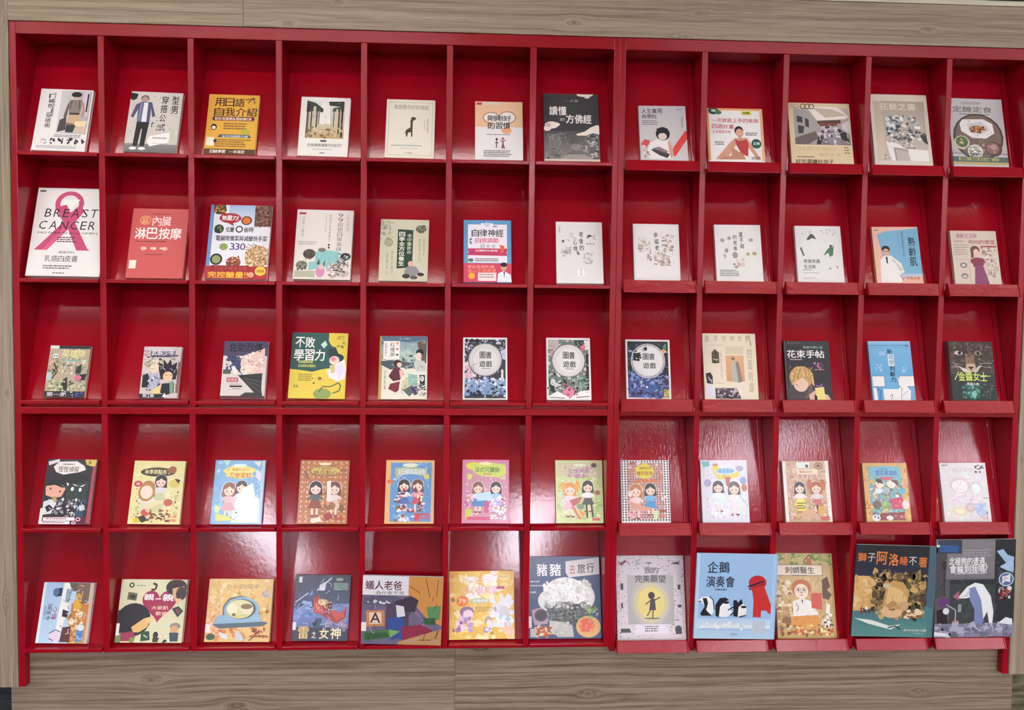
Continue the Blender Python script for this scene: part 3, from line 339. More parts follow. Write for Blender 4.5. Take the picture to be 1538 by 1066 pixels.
36|white-framed book with a round title disc, blue sea and black ink scenery|e8e4e0|r 4 3 92 95 3c4048;m 4 3 92 40 80 7 30343c/8c94a4/d8d4d8/54586c;p d8b8c0 4,42 30,42 30,64 4,68;m 4 40 40 28 20 6 ecccd0/f0e0e0/444;g 4 68 92 24 8ca0c4 6c94b8;m 4 66 92 30 70 8 4c587c/dce0ec/7ca0c4/2c3038/a8b8d4;p c8cce4 84,22 96,18 96,36 84,34;r 86 52 5 14 e4e0e0;e 28 92 6 6 1c2844;e 38 92 5 5 1c2844;b 52 93 26 4 222 圖書遊戲;e 8 5 3 5 111;e 20 5 3 5 111;e 32 5 3 5 111;w 4 3 92 92 110 9 .8 1c2028/f0f0f4/8cb0d8;o 50 36 38 38 2 5c5c60;e 50 36 37 37 cfcdcc;e 50 36 32 32 dedcda;o 50 36 29 29 .8 aaa;b 37 23 28 11 3c3838 圖書;b 36 38 30 10 3c3838 遊戲;d 42 50 20 2 1 666;l 1 555 16,58 20,46 32,42;l 1 555 20,60 24,48
37|white-framed book with a round title disc and a pink open book below|e9e5e1|r 4 3 92 95 6c7c74;m 4 3 92 60 70 7 c8a8a4/8c7c7c/dccccc/a09090;r 4 3 24 16 c4b4ac;p 33423c 64,4 88,4 84,14 68,18;p e07c94 76,14 90,8 92,14 82,24;p eceaea 86,4 96,4 96,18 90,20;r 90 26 6 60 1c3430;m 4 56 50 30 40 7 44584c/a8b4ac/24342c/dcdcd8;m 52 56 42 32 50 6 4c6c5c/7c9c8c/2c4438/a0b8a8;p 2c3834 4,66 14,70 20,90 8,86;e 14 72 6 8 d4d8d8;p f0ece8 4,94 24,86 50,96 76,86 96,84 96,98 4,98;p e0849c 34,88 50,78 66,88 52,98;m 36 70 34 24 24 5 e88ca4/c0506c/f0b4c0/333;l 1.6 222 6,96 40,97;l 1.6 222 66,96 96,94;w 4 3 92 86 110 9 .8 1c2824/e8ece8/a8c0b0;o 50 37 38 38 2 6c6464;e 50 37 37 37 d4d0ce;e 50 37 32 32 e2e0de;o 50 37 29 29 .8 aaa;b 37 23 28 11 3c3838 圖書;b 37 38 30 10 3c3838 遊戲;d 42 50 22 2 1 444
38|white-framed book with round title disc over a deep blue undersea scene|e6dfd8|r 4 3 92 97 24262c;m 4 3 90 40 40 6 33363c/1c1c20/484c54;p e8a45c 76,22 88,14 92,20 80,30;p 4f8c78 84,12 92,6 92,16 88,18;p 4c5080 4,56 96,60 96,100 4,100;m 4 54 92 46 110 8 3c4c80/5c6ca8/2c3458/8c98c8/1c2440/4c7cb0;p 2c3448 60,56 80,58 96,72 92,80 74,66 60,64;e 62 59 2.5 3 222;e 58 84 12 9 40649c;m 30 70 18 12 12 4 dce4ec/8cb4d0;r 84 86 12 14 b8a45c;m 84 86 12 12 10 4 7c7c3c/d8c878;w 4 8 92 88 110 9 .8 16181e/c8d4f0/6c8ccc;o 50 37 38 38 1.5 ddd;e 50 37 36 36 d0cdcc;e 50 37 32 32 dfdddc;b 38 24 28 11 3c3838 圖書;b 38 40 30 10 3c3838 遊戲;m 16 20 20 16 16 7 1c1c20;p 1c1c20 14,38 22,24 34,22 30,30 22,32;e 45 16 4 4.5 1c1c20;m 36 16 6 4 3 3 222;e 10 20 5 1 ddd
39|cream paperback with outlined title wrapping a statue on an orange square|e8dcc4|b 4 3 9 10 b9ab90 我;b 20 3 9 9 b9ab90 浮;b 36 3 9 8 b9ab90 空;b 52 3 9 8 b9ab90 給;b 66 3 9 8 b9ab90 世;b 80 3 12 10 a99b80 界;v 83 22 9 70 b0a48a 的藝術課;v 87 12 7 7 999078 ||;l .8 c4b49a 6,18 40,18;p d3a078 42,34 76,34 76,74 42,74;g 42 34 34 40 dcae84 d49c70;r 42 20 34 12 d9ceb0;e 56 39 3 3 7c7468;p b9b6a8 52,44 62,42 66,48 64,60 66,76 52,74 52,58;p 8a8478 60,44 66,44 72,74 64,76 62,60;p 54503c 16,30 22,24 30,30 30,46 16,46;m 16 28 14 18 14 4 8c7c54/2c2c20/c8b890;p 2c2824 3,62 12,60 16,66 16,78 5,77;m 4 62 10 14 6 3 999/ccc;g 20 84 46 16 5c5054 3c3438;m 20 84 46 16 40 5 8c8084/c4b8bc/302830;p ece0c8 60,84 68,84 70,100 66,96;v 32 28 3 44 c89cb4 美學散步;r 4 80 14 18 dde;d 22 76 20 2 1 b8a88c
3a|black paperback with white title and a blond-haired young person|2f2e32|r 0 0 2.5 100 5c4c50;r 4 3 96 6 38343c;d 8 3 30 2 1 777;b 42 9 44 4 8cb4a0 青春文學小說;b 5 16 84 13 efece8 花束手帖;d 12 31 30 3 1 bbb;e 76 42 11 6 4c3444;m 64 38 24 10 14 5 c48cac/6c3c5c/8c5c7c;l 1 c8a8b8 64,49 86,49;p 4a4446 6,60 60,70 60,100 4,100;e 34 62 26 24 c89c64;e 32 74 16 16 e6c4b0;p d4ac70 10,56 24,44 44,44 60,56 62,78 50,66 36,62 22,70 12,76;l 1.4 8c6438 24,48 14,70;l 1.4 8c6438 34,46 24,66;l 1.4 8c6438 42,46 46,64;l 1.4 8c6438 50,48 56,72;l 1.2 3c2c2c 20,74 26,76;w 10 44 50 26 50 10 .7 8c6438/f0d8a0/b08048;p 6c5c54 50,76 58,74 56,96 36,98 44,92;p e0b8a4 48,92 62,84 90,92 96,100 50,100;p e8d884 62,80 82,78 84,100 66,100;p 222 60,90 66,94 66,100 60,100;e 72 75 8 4 8c5c9c;e 70 72 6 5 2f2e32
3b|light blue paperback with black vertical title and line-drawn hands|6fadd6|g 0 0 100 12 98c0dc 6fadd6;g 0 12 100 46 7ab4dc 64a8d4;r 0 6 96 2 5a98c4;d 4 4 60 2 1 9cc4dc;r 88 6 6 3 3c6c9c;V 43 13 12 10 14181c 新;r 44 22 14 20 dfe8ec;V 46 22 11 19 8a98a4 經營;V 46 42 12 28 14181c 判斷力;d 24 18 18 7 3 b4d4e8;m 12 40 16 12 10 5 8cc0e0/a4cce4;m 76 40 14 12 10 5 8cc0e0/a4cce4;r 3 59 28 18 ecebe8;r 66 59 34 18 ecebe8;l 1 334 3,59 31,59 31,77 3,77;l 1 334 100,59 66,59 66,77 100,77;p ecebe8 26,81 62,81 66,77 80,74 90,84 88,100 26,100;p ecebe8 62,60 64,76 72,78 84,70 78,72 68,68;l 1 445 60,64 64,76 70,80 66,100;p 5c9ccc 8,78 24,80 24,98 12,100;l 1.5 2c4c8c 12,80 20,84 16,98;p f0ece8 3,79 10,79 12,100 3,100;l 1 334 40,94 46,90 46,96 42,98;p 7cb0d4 90,78 100,78 100,98 92,98;l 1 99b 70,92 84,84
3c|thick dark paperback with a tabby cat face and green brush title|2e3832|g 0 0 100 55 3c3230 4c443c;m 4 2 96 46 90 7 5c4c40/3c302a/7c6858/4a3e36/2c2622;p 4a3c34 16,2 30,4 26,16;p 5c5048 66,2 80,4 74,16;e 22 20 9 5 d8d0bc;e 24 20 4 4 2c2820;e 24 20 1.6 1.6 0a0a0a;e 66 20 9 5 8c846c;e 66 20 3 4 1c1a16;p 2a221e 12,16 20,12 32,20 22,16;p 8c6c54 36,22 54,22 58,40 46,46 36,40;p 5c4438 42,10 50,10 52,26 42,26;p caa890 38,38 56,38 60,48 46,52 34,48;p 2c1c1a 40,43 54,43 47,49;p d8d4cc 18,42 38,48 46,52 30,52;p c8c4bc 50,52 64,42 72,40 60,52;l .8 ccc 20,40 4,36;l .8 ccc 20,44 2,44;l .8 ccc 66,38 96,36;l .8 ccc 66,42 94,44;w 4 2 92 48 100 9 .7 1e1814/a08c7c/6c5848;b 16 52 66 15 d6e276 金醬女士;l 2 d6e276 8,66 18,52;l 1.6 c8d88c 66,60 90,58;b 34 70 28 5 e8ece4 長篇小說;p 2c5c54 22,76 60,74 62,96 22,94;m 20 74 44 22 40 6 4c9c8c/1c3c38/7cc0ac/2c6c60;p 8cc0b8 42,90 48,84 56,88 50,96;m 64 72 30 24 30 4 4c5c5c/2c3c3c/6c7c7c;w 22 74 40 22 40 6 .6 a8dccc/16302c
41|dark comic with a black hat shape over a pink face and yellow corner|2b2630|m 0 10 100 40 40 8 4c2838/33242c/1c1c24;p e8e0e0 2,4 24,0 24,4 4,10;p e0c45c 76,0 100,0 98,12 80,8;b 82 2 7 5 222 3;p efe8e4 14,12 24,4 60,3 76,10 80,16 66,20 50,22 36,24 20,20;d 32 7 30 3 1 333;b 24 11 42 9 6a4c3c 怪怪偵探;p 1b2220 4,44 10,34 30,30 40,24 60,22 90,24 84,36 60,46 44,44 30,42;e 24 46 20 10 e0a08c;p e8ac98 4,42 20,38 44,46 38,58 22,60 6,56;p 1b2220 4,42 22,34 44,44 36,44 22,40;e 14 46 2 2 322;e 34 50 2 2 322;p b89c60 20,58 30,58 28,66 20,64;p 2c3c38 44,40 90,34 86,80 48,60;p f0eeee 44,36 50,38 48,42;p f0eeee 58,38 72,42 60,40;p f0eeee 84,38 72,42 78,42;e 58 46 3 4 f0eeee;e 74 47 3 4 f0eeee;p dcdcdc 4,66 18,62 30,68 22,84 4,86;p 222 8,74 16,70 26,76 14,82;m 28 62 44 26 40 6 8c8c90/dcdce0/555;p 2c5068 70,64 90,62 86,88 70,88;e 82 74 6 7 dcdce8;r 72 66 14 4 222;w 4 62 86 26 50 7 .8 222/eee;r 0 88 100 12 5c1c30;p f2eef0 8,90 70,89 72,94 8,95;p f2eef0 0,96 62,95 62,99.5 0,99.8;d 14 91 50 2.6 1 933;d 8 96.6 48 2.6 1 933;o 78 92 4 3 1.5 fde;o 70 97.5 4 2 1.5 fde;p e0e4d8 0,76 6,76 6,96 0,96;r 94 10 6 88 b04c58
42|yellow-green picture book with two girls, dark oval title and desserts|e5dc9c|m 4 4 92 92 60 5 ece8c4/d8d890/f0ecd4;e 48 18 34 9 3a2a1c;b 22 14 52 7 f0e4a8 秋季甜點布丁;d 34 9 26 2.4 1 c8a878;w 6 24 88 70 70 6 .6 8c6c34/fff8dc;f 56 30 11 2c2226 dcd8dc c8cca0;f 32 42 15 b07c44 ece4e0 e0d8b0;e 30 50 16 18 b8844c;e 30 50 12 13 f0dcc8;e 12 37 8 6 c04050;e 12 37 4 3 e8a0a0;e 82 36 11 8 d8c868;p 33281c 82,28 94,30 90,36;e 76 14 8 7 9c5c38;e 74 66 9 7 c46048;e 32 82 9 7 d05a50;p d0d09c 30,78 50,72 62,66 68,70 60,80 40,84;m 40 78 40 18 40 6 b47c3c/5c3418/e8d498/8c5424;p 3a2c24 14,90 30,86 38,94 28,98;e 16 94 6 5 d8c83c;b 78 86 16 4 e04c3c 水果;b 78 92 16 4 e04c3c 甜點;m 86 48 8 40 20 3 333/b8c88c;m 10 56 10 34 20 3 555/c8b878
43|blue picture book with two girls and a yellow cloud title|7fb2d8|m 2 2 96 96 50 9 8cbce0/6ca4d0/a4d0e8;p a8e0d4 14,0 30,0 24,10;p d8e8c8 76,2 92,2 88,10;g 40 60 58 38 c4dcec dcecf0;p e9dc70 16,16 30,10 66,10 82,14 74,22 80,26 50,30 24,26;b 34 13 34 4 c07c3c 露露菈菈的;b 28 20 46 8 c9502c 天使蛋糕;e 50 8 14 3 d4ecf0;w 4 4 92 92 70 8 .7 4c84b4/e8f4fc;f 32 44 14 8c5444 e0b4b8 d8a0a8;f 56 40 11 33302e eee9e6 dfeaf4;p ecf4f8 60,44 78,36 84,56 76,76 52,86 46,64;p e4f0f8 64,60 90,58 92,90 56,94;w 46 48 46 40 60 7 .6 b8ccd8/fff;p d0d470 8,84 26,86 48,94 10,96;p c8e0a8 6,70 18,74 14,84 6,82;p d8d8f4 84,14 96,22 92,34 82,26;r 94 0 6 100 b0ccdc
44|brown gingham picture book with two girls and an oval title|b5713c|m 2 2 96 96 60 8 c0803c/9c5830/cc9048;q 0 0 100 100 9 13 1.9 f0c8c0;e 52 17 31 10 d0b45c;o 52 17 31 10 1.2 5c3c24;b 36 11 30 4 8c5424 小廚師的;b 27 16 50 8 7a4418 地瓜點心;e 50 6 12 3 ecd8a8;p 8c5c4c 8,16 16,20 20,32 12,28;w 4 24 92 72 80 6 .7 7a5a48/fff6ec/b09080;f 34 42 12 241c1c 54545c 8c3c24;f 72 42 12 6c4028 e4ccc4 d8b8a0;p e8e0d8 56,34 64,32 66,70 58,66;e 64 72 12 8 8c6034;e 60 68 4 4 e0946c;p 9c2c34 52,86 66,82 72,90 58,96;p e8dcc8 26,92 46,90 50,96 30,99;b 74 88 18 6 b0342c 食譜;e 88 76 5 8 7a5024
45|blue picture book with orange border and a heart-shaped wreath of sweets|e3b071|r 10 4 84 93 5c94c8;m 10 4 84 30 30 7 6ca0cc/8cb8d8/7cacd4;p a8b48c 18,12 50,10 84,14 86,26 50,22 20,28;b 24 14 58 9 dce8ec 生日蛋糕與派對;e 50 8 16 4 d8e0c8;e 50 30 26 10 5c94c8;p d8d458 78,24 88,22 90,30 80,30;e 9 34 7 4 d8703c;w 4 24 92 72 80 6 .7 7a5a48/fff6ec/b09080;f 38 38 11 2a2226 e8e4e8 4c6ca8;f 66 38 11 6c4034 e0a0a0 c84c60;h 50 64 38 30 7 e8e0e0/7c3444/d8787c/ecd8b0/4c2c2c/7c5ca0;m 14 74 30 22 24 7 e4e4e8/7cacd0/8c5c3c;r 60 84 30 3 c83c3c;b 70 88 22 5 d04c44 食譜;p c84858 62,84 72,86 70,96 60,96;m 30 88 30 8 12 4 e8ecf4;r 95 4 5 93 dfb887
46|pink picture book with two girls serving and a yellow-green title balloon|d879a0|r 5 3 90 94 c78ea0;m 5 28 90 60 50 8 e0b0b8/c87c8c/d8c0a0;e 24 10 16 8 d8d838;p c9d45c 20,8 50,3 92,8 94,22 80,28 40,26 24,20;b 26 12 54 8 2c6c3c 法式可麗餅;e 48 6 14 3 ecd8a8;t 44 21 20 4 b04c5c 美味;p dcd468 12,22 22,24 18,32 10,30;w 4 24 92 72 80 6 .7 7a5a48/fff6ec/b09080;f 34 42 11 7c5444 e0dce4 4c7cc0;f 72 42 11 1c1c20 9cc4e8 b8a8e0;p b8d8e8 28,54 60,50 66,64 34,68;p 4c7cb8 20,66 54,64 52,74 22,74;m 58 60 36 34 50 6 d8e0f0/e8ecf4/d8c0e4;p c0487c 48,66 58,66 56,84 48,84;m 6 50 12 24 14 5 e8d8f0/b85c9c;p c8cc48 8,78 22,78 16,92 8,94;r 10 90 50 5 c83c74;m 76 62 18 16 18 4 eee/444
47|pale green picture book with an orange-haired girl and a black-haired girl|c6d08e|m 3 3 94 94 80 8 d4dc9c/b4c878/e0e4bc/a8c070;r 3 3 94 24 c8c49c;m 14 8 74 20 40 4 d898b0/e8dcd4/c87c94;b 28 13 44 8 9c6c94 記憶網路;b 26 22 44 6 a8648c 的重點;e 52 8 14 3 d8e0c0;e 82 8 6 5 5c3428;w 4 24 92 72 80 6 .7 7a5a48/fff6ec/b09080;f 30 44 14 d89038 e8ccd0 e4b4bc;e 16 42 5 10 dca03c;e 46 42 5 12 dca03c;f 68 40 11 2c2826 f0ece8 4c4438;p 2c2826 62,66 66,66 68,92 64,92;p 2c2826 72,66 76,66 80,90 76,92;p c8703c 32,74 38,74 54,94 48,94;p b05a54 28,64 56,58 50,68 36,74;e 52 74 8 6 7c8c6c;p d89838 46,78 62,84 56,92;e 88 52 6 5 a06044;m 80 60 16 30 20 5 98b45c/c8dc8c;r 76 92 16 4 c8504c;m 6 50 14 30 16 4 ccc8e0/e4e4e4
48|black and white checked picture book with two girls and yellow title badge|eae4e2|q 0 0 100 100 17 24 2.3 1c1c20;r 12 4 76 92 c89c94;q 12 4 76 92 14 22 1.7 3a3034;m 12 4 76 22 16 9 d8b8c4/b0584c/dcd0d4/c08060;p ddd03c 30,12 50,4 66,12 70,20 62,28 46,31 32,26;b 38 11 26 4 8c5c1c 露露菈菈的;b 33 18 34 7 a84c18 糖煎鬆餅;p c87040 30,32 70,30 80,36 24,38;e 32 50 17 17 c4845c;w 4 24 92 72 80 6 .7 7a5a48/fff6ec/b09080;f 30 48 12 b87844 ecd0d0 d8a8a0;f 60 46 11 2c282c 6cb4d8 4c94c8;p d49c84 14,66 44,76 62,78 50,84 20,78;e 18 56 4 6 e8e0d8;m 82 54 10 22 12 5 e8dcd8/b88c84;p c8e0a8 64,84 76,82 74,96 66,98;m 14 86 30 10 12 6 d87c9c/e8b0b8;b 76 88 16 5 e0703c 食譜;r 78 82 14 3 a44
49|very pale glossy picture book with two girls under a yellow ribbon|dcdce4|m 2 2 96 96 90 9 e4e4ec/dce8ec/e8e4e0/d4dce8;p 6cb4bc 2,2 20,2 20,10 6,12;p e0d444 22,14 34,8 44,14 34,20;p d8c84c 24,16 38,24 64,24 82,18 84,26 64,32 36,32;e 54 18 20 6 8cc4dc;b 38 15 32 6 5c9cc0 魔法果凍;e 32 8 6 3 c87c4c;e 84 14 8 6 a8a0b4;w 4 24 92 72 80 6 .7 7a5a48/fff6ec/b09080;f 36 42 11 2c2c34 f0f0f4 d4e4ec;f 70 44 12 5c4844 ece4e0 e4dce0;p b05c54 52,28 64,28 60,42 54,44;e 14 38 8 8 a49cc4;e 90 34 7 8 8c9cc4;e 92 46 6 8 b8744c;m 12 60 80 36 60 8 e8ecf0/dce4ec/d8ece0/e4dcf0;l 1.2 99a 82,60 94,70
4a|tan picture book with two girls and a striped yellow skirt|c9a885|r 0 0 7 100 ebe8dc;r 92 0 8 100 ebe8dc;m 7 3 85 94 110 7 d8bc98/b0907c/dcc8ac/bc7c68/a8a080;p dfe4dc 30,2 60,2 58,12 32,12;p 333 50,6 56,6 56,12 50,10;o 78 8 8 6 2 7c4428;e 78 8 4 3 5c3020;p e4d8bc 30,14 76,14 74,30 32,30;b 36 16 28 4 a85c5c 露露菈菈的;b 32 22 42 8 a84c50 微笑奶酪;w 4 24 92 72 80 6 .7 7a5a48/fff6ec/b09080;f 34 42 11 2c2824 f0e8e4 e4dc60;f 70 42 13 a8603c dcd0d0 c87068;e 56 40 6 12 b8683c;e 84 40 6 12 b8683c;r 26 68 20 14 ecd848;r 26 69 20 1.5 222;r 26 73 20 1.5 222;r 26 77 20 1.5 222;m 40 66 24 12 16 5 8c9c5c/e8dcb4;p d8a44c 66,78 84,74 82,88 72,88;p 3c2c24 66,72 72,74 70,84;p d4a888 30,86 60,78 72,92 40,98;r 74 92 20 3 d0503c;r 74 96 20 2 d0503c;m 24 82 14 12 10 4 d8bc3c
4b|colourful picture book with gold frame and cream animals, turquoise title|b59a6c|r 0 0 100 100 d4a860;m 0 0 100 100 60 6 e8c078/b8842c/dca83c/c47840;r 12 6 74 88 7cb0b0;m 12 26 76 68 130 8 6cacb8/c84c64/8cb068/d8e0e0/7c4434/e0b870/5c9cac/8c5c4c;p 70b4cc 18,10 50,4 84,12 80,24 50,28 22,22;b 28 13 50 9 3c5c9c 雪花果凍飲;t 34 9 22 3 445 水晶球的;p c85c70 34,24 70,24 60,30 46,30;w 4 24 92 72 80 6 .7 7a5a48/fff6ec/b09080;e 36 36 10 9 f0dcc8;p 33342c 26,28 40,28 46,36 30,34;e 62 36 10 9 f0e0d0;p 5c4030 56,28 76,30 80,42 68,34;e 48 47 10 7 a8b4bc;e 32 48 9 6 dfe8f0;e 84 48 9 7 6cacc0;p c83c5c 56,62 84,58 88,78 60,80;e 44 72 9 9 8cb45c;e 26 72 10 9 6c6450;e 90 72 8 9 ecdcd4;p 8c3c34 30,86 86,84 88,98 30,98;e 52 94 8 5 f0e4dc;e 22 94 9 7 e8e8ec;e 19 92 2 2 222;e 26 94 2 2 222;b 74 89 18 6 e8a078 食譜;w 12 26 76 70 90 6 .7 3c2c28/f8ece0/2c5c6c
4c|pale faded picture book with pastel sweets and black blossom corner|dcd6d4|m 4 4 92 92 90 9 e4dcdc/e0e4e0/dcdce8/e8e0d8/d8dcd8;m 76 4 20 12 12 5 2c2c28/555;r 4 3 14 2 6c8c5c;b 26 8 48 8 c8c0c4 魔法餅乾;e 40 38 22 17 d4c4c4;e 40 40 17 13 ece4e4;e 74 42 14 13 c4cccc;e 74 44 10 10 e4ece8;m 16 54 60 14 30 6 e4c4dc/d8b8d4/e8dce4;e 34 82 16 9 ddd2a0;e 34 82 10 5 ece4cc;e 58 76 11 10 c8b4b4;e 58 76 6 5 dcc4c8;p a4b8dc 66,70 92,68 90,84 80,94 70,86;m 64 66 28 24 20 6 b4c8e4/c8d4ec;b 80 92 14 4 dc9ca8 食譜;l 1 ddd 6,20 14,90;w 8 28 84 64 70 8 .5 b8b0b4/f8f4f4
51|light blue and tan picture book with sideways title and toy scene|b3cfe6|r 0 0 5 100 e4eef4;g 5 0 35 100 a4c0dc b8d8ec;p e9ebe4 40,0 56,0 56,30 50,60 44,100 34,100 36,60;p 5c564c 50,0 70,0 66,14 56,14;p 243048 26,10 38,8 38,22 26,24;e 26 16 6 8 4c6c90;p 8fa4b4 46,10 58,10 54,34 46,32;r 66 0 26 34 7c6250;g 60 34 34 66 c07a3c c89858;e 72 26 7 10 c8a050;p d8a83c 62,30 76,28 80,42 66,48;m 56 44 32 50 50 7 d8a058/e4c890/b07840/ecd8b8/8c6040;e 80 52 6 6 ecd8b4;e 64 64 5 6 efe0c8;p 241c28 44,44 56,48 54,58 44,56;p 5c3434 48,74 64,72 66,98 46,98;p 5c8cc4 76,78 90,76 90,96 76,98;e 84 74 7 6 dce4ec;p e4d4e8 24,84 42,80 46,98 26,98;l 1.6 3c2c50 24,84 36,78 46,82;l 1.4 3c2c50 24,92 34,96;w 42 2 52 96 60 8 .8 4c3020/fff0d8/3c5c8c;u 14 36 9 28 2c3050 今天的;u 24 40 9 22 a02c70 點心;u 8 40 4 22 556 小小的好日;r 94 0 6 100 d8b49c
52|square cream board book with a big maroon heart and black-haired child|dcd8b4|h2 60 39 26 27 a3264c;b 36 23 16 10 fff 親;r 54 30 8 1.5 fff;b 64 23 18 11 fff 親;b 49 42 26 6 f4ccb0 大家趴;b 56 51 18 6 f4ccb0 歡遊;e 24 64 26 24 1c1a1c;p 1c1a1c 0,50 10,46 20,72 14,84 2,86;p e4b878 22,76 40,62 50,64 46,76 34,84 26,84;p e8c88c 40,62 54,58 56,64 46,70;p 9c3050 6,86 24,82 30,90 24,98 4,98;p 6c8c4c 0,90 8,88 8,100 0,100;p 7c9c4c 22,92 30,92 28,100 22,100;r 0 70 4.5 18 f0ede4;e 84 12 16 12 2c1c18;p d8ac7c 78,14 96,10 96,28 88,34 80,28;e 92 22 8 10 3c2420;p e4bc8c 82,30 94,30 88,40;l 3 332018 48,6 54,8 52,16 46,16;e 16 9 4 4 2c3c2c;e 16 9 2 2 d8dcb4;d 24 9 14 2 1 6c6c5c;p 5c6440 12,20 26,22 25,34 11,32;p 222 16,24 24,26 22,31 15,29;p 2a3c30 80,46 90,42 98,50 90,60;p 9c3c40 86,46 94,50 90,55;p 2a5038 38,82 50,82 52,96 38,98;l 1.4 d8dcb4 42,88 48,92;e 88 74 8 5 8c8c84;e 87 79 6 6 d8a470;p 3c5058 80,84 94,84 94,98 82,98;e 60 88 4 5 332c28;p 443830 56,92 66,92 64,99 56,99;m 70 90 12 9 8 4 222/eee
53|orange watercolour board book with a blue round car carrying two children|e2bd77|m 2 2 96 60 70 9 e8cc80/dcbc60/ecd498/e0b868;m 2 60 96 38 70 9 d88c50/e0a468/cc7440/e8bc70;m 0 30 24 60 30 8 ecc4a0/e4a878;m 64 24 32 40 30 8 d8a04c/e0b460;w 3 3 94 94 80 9 .6 c48c48/f8e8b4;t 26 8 54 8 9c8450 小小自駕車;l 3 55605c 26,62 26,44 34,32 52,28 70,34 80,46 82,62;e 54 50 28 20 8fb4c8;p 8fb4c8 16,58 84,56 84,72 16,76;e 53 48 23 15 4c5458;e 51 48 21 14 ddd4a0;p 8cb0c4 14,66 88,66 90,74 70,77 20,78 10,74;p 4c6470 10,72 90,68 96,70 88,75 20,79;e 39 47 8 7 efe4c4;e 62 49 8 7 efd8b4;e 61 44 9 4 7c6c3c;p c8cc74 40,58 66,56 62,60 42,62;e 42 57 3 2 6c5c34;p b89c54 44,24 48,20 52,26;e 9 92 7 5 3c5c3c;p d8dce0 20,84 34,88 36,96 26,94;p c4ccd4 46,88 52,82 62,98 48,98;r 0 72 7 13 efe8e0;m 70 78 24 14 16 4 7c3c24/a0542c;l 1.8 8c4c2c 68,98 76,92 90,90 98,92;m 84 18 12 12 12 4 a0a8bc/c4b8c4
54|dark blue comic with a red-caped winged flyer and gold title at bottom|2b2f44|g 0 0 100 44 1c2034 3c4868;g 0 44 100 36 7088c0 5c6ca0;m 0 30 36 24 20 9 30406c/48588c/2c3454;m 60 60 38 26 24 9 8c7898/7c6c94/a08cac;m 0 40 40 30 16 10 8ca8d8/7090c8;p 9a3038 34,36 44,30 50,44 64,50 82,60 96,48 94,66 78,74 60,66 48,60 36,58;p c85048 36,40 48,46 56,56 46,60 36,54;p c04c40 60,50 86,58 90,50 92,64 78,70;e 52 42 9 5 e0cc98;m 44 38 22 9 16 5 e8d8a8/c8a868;p 5a1c20 56,40 70,42 68,56 58,52;l 2.4 b4b8c4 40,24 66,4;p c4c8d4 44,16 56,10 54,24 44,24;l 1.6 c8ccd4 2,42 24,28;l 2 8c98ac 66,54 98,46;p 2c4868 40,66 52,66 54,80 42,82;p 18181c 34,74 44,68 40,80;p 222 52,66 58,80 60,90;r 70 12 26 11 6c8478;r 74 5 12 4 8c9890;d 74 22 14 2 1 9cacb0;w 4 4 90 80 60 10 .7 101420/c0ccec;w 40 38 30 22 24 6 .7 f4dca8/4c1418;r 0 86 100 14 2c3044;b 10 79 20 18 d8be78 雷;b 35 86 8 10 e8e4dc 之;b 48 81 18 16 e4d8a8 女;b 68 80 20 17 e4dcb0 神;r 6 3 6 9 c8ccd4;r 0 72 6 12 dcdce4
55|wide purple picture book with letter A block, green crayon and orange panel|6f6680|r 0 0 57 28 dddbe0;p c98c4c 57,0 100,0 100,72 80,60 57,30;m 4 28 50 40 10 12 746c8c/6c6480;p 5c5c70 2,32 40,28 54,36 50,44 2,42;m 4 36 34 4 7 4 d8d8dc;p 54485c 30,40 56,40 60,80 30,80;b 3 7 46 13 5c1c28 蟻人老爸;t 16 22 36 5 443 為什麼不是;l 1 7c4c24 58,14 72,24;l 1 7c4c24 78,2 84,30;l 1 7c4c24 94,4 92,28;p c48458 5,51 28,50 29,73 6,75;p e8d0b8 9,54 24,53 25,70 10,71;b 10 54 14 15 3c2c2c A;p 3c5494 32,62 50,58 60,92 34,92;p 8c3048 50,74 74,70 88,78 88,100 52,98;p 4c7450 2,82 34,78 48,80 36,90 4,96;p 7cac68 34,78 48,81 36,90;r 6 86 28 3 2c4c34;p 3a5c3c 4,84 32,82 32,90 5,94;p b88c5c 46,96 100,76 100,100 46,100;d 72 92 22 3 1 5c3c24;p 5a8c5c 80,44 98,42 97,62 84,64;w 4 30 94 66 26 12 .7 3a3040/b8a0b0;r 0 68 6 13 e8e4e0;p 403848 38,38 60,28 70,34 66,52 54,52 46,44;p d8d8dc 42,42 52,44 54,58 44,60;p 3c5c40 76,60 92,60 92,70 78,70
56|yellow glossy picture book with an orange badge and faded purple children|e0b545|m 0 0 100 100 80 12 e8c050/ecd080/e4bc58/f0dca0;m 30 4 44 36 24 11 f0e8dc/ece4ec/f4ecd8;m 60 40 38 40 40 11 ece8e8/f0ecdc/e0e4ec;p dc9c2c 2,14 16,2 6,2 2,4;w 0 0 100 100 50 12 .6 f8ecc0/d09c30;b 22 8 50 10 e8dcdc 我是;b 20 22 56 12 d8a8c0 小小藝術家;r 73 23 12 4 a83c78;e 20 44 9 8 e0702c;b 14 41 12 6 f4dca0 79;e 46 44 15 4 b4c0a0;b 36 42 24 4 f0e8dc 快樂成長;t 76 7 14 3 7c6424 系列;d 40 53 28 8 3 a8843c;e 27 60 11 8 8c6c8c;e 29 64 8 7 e4ccd4;m 10 66 26 22 30 7 b894c4/dcb8dc/a080b0/e4ccd8;e 60 73 6 6 b09c94;e 61 76 4 4 ecdcd0;m 52 80 14 10 12 5 9c7cac/dccce4;e 84 60 9 8 ccc8cc;m 76 66 18 14 14 6 a8d0e0/dce4ec;m 80 78 18 18 12 8 ecb8a0/e8c8b0
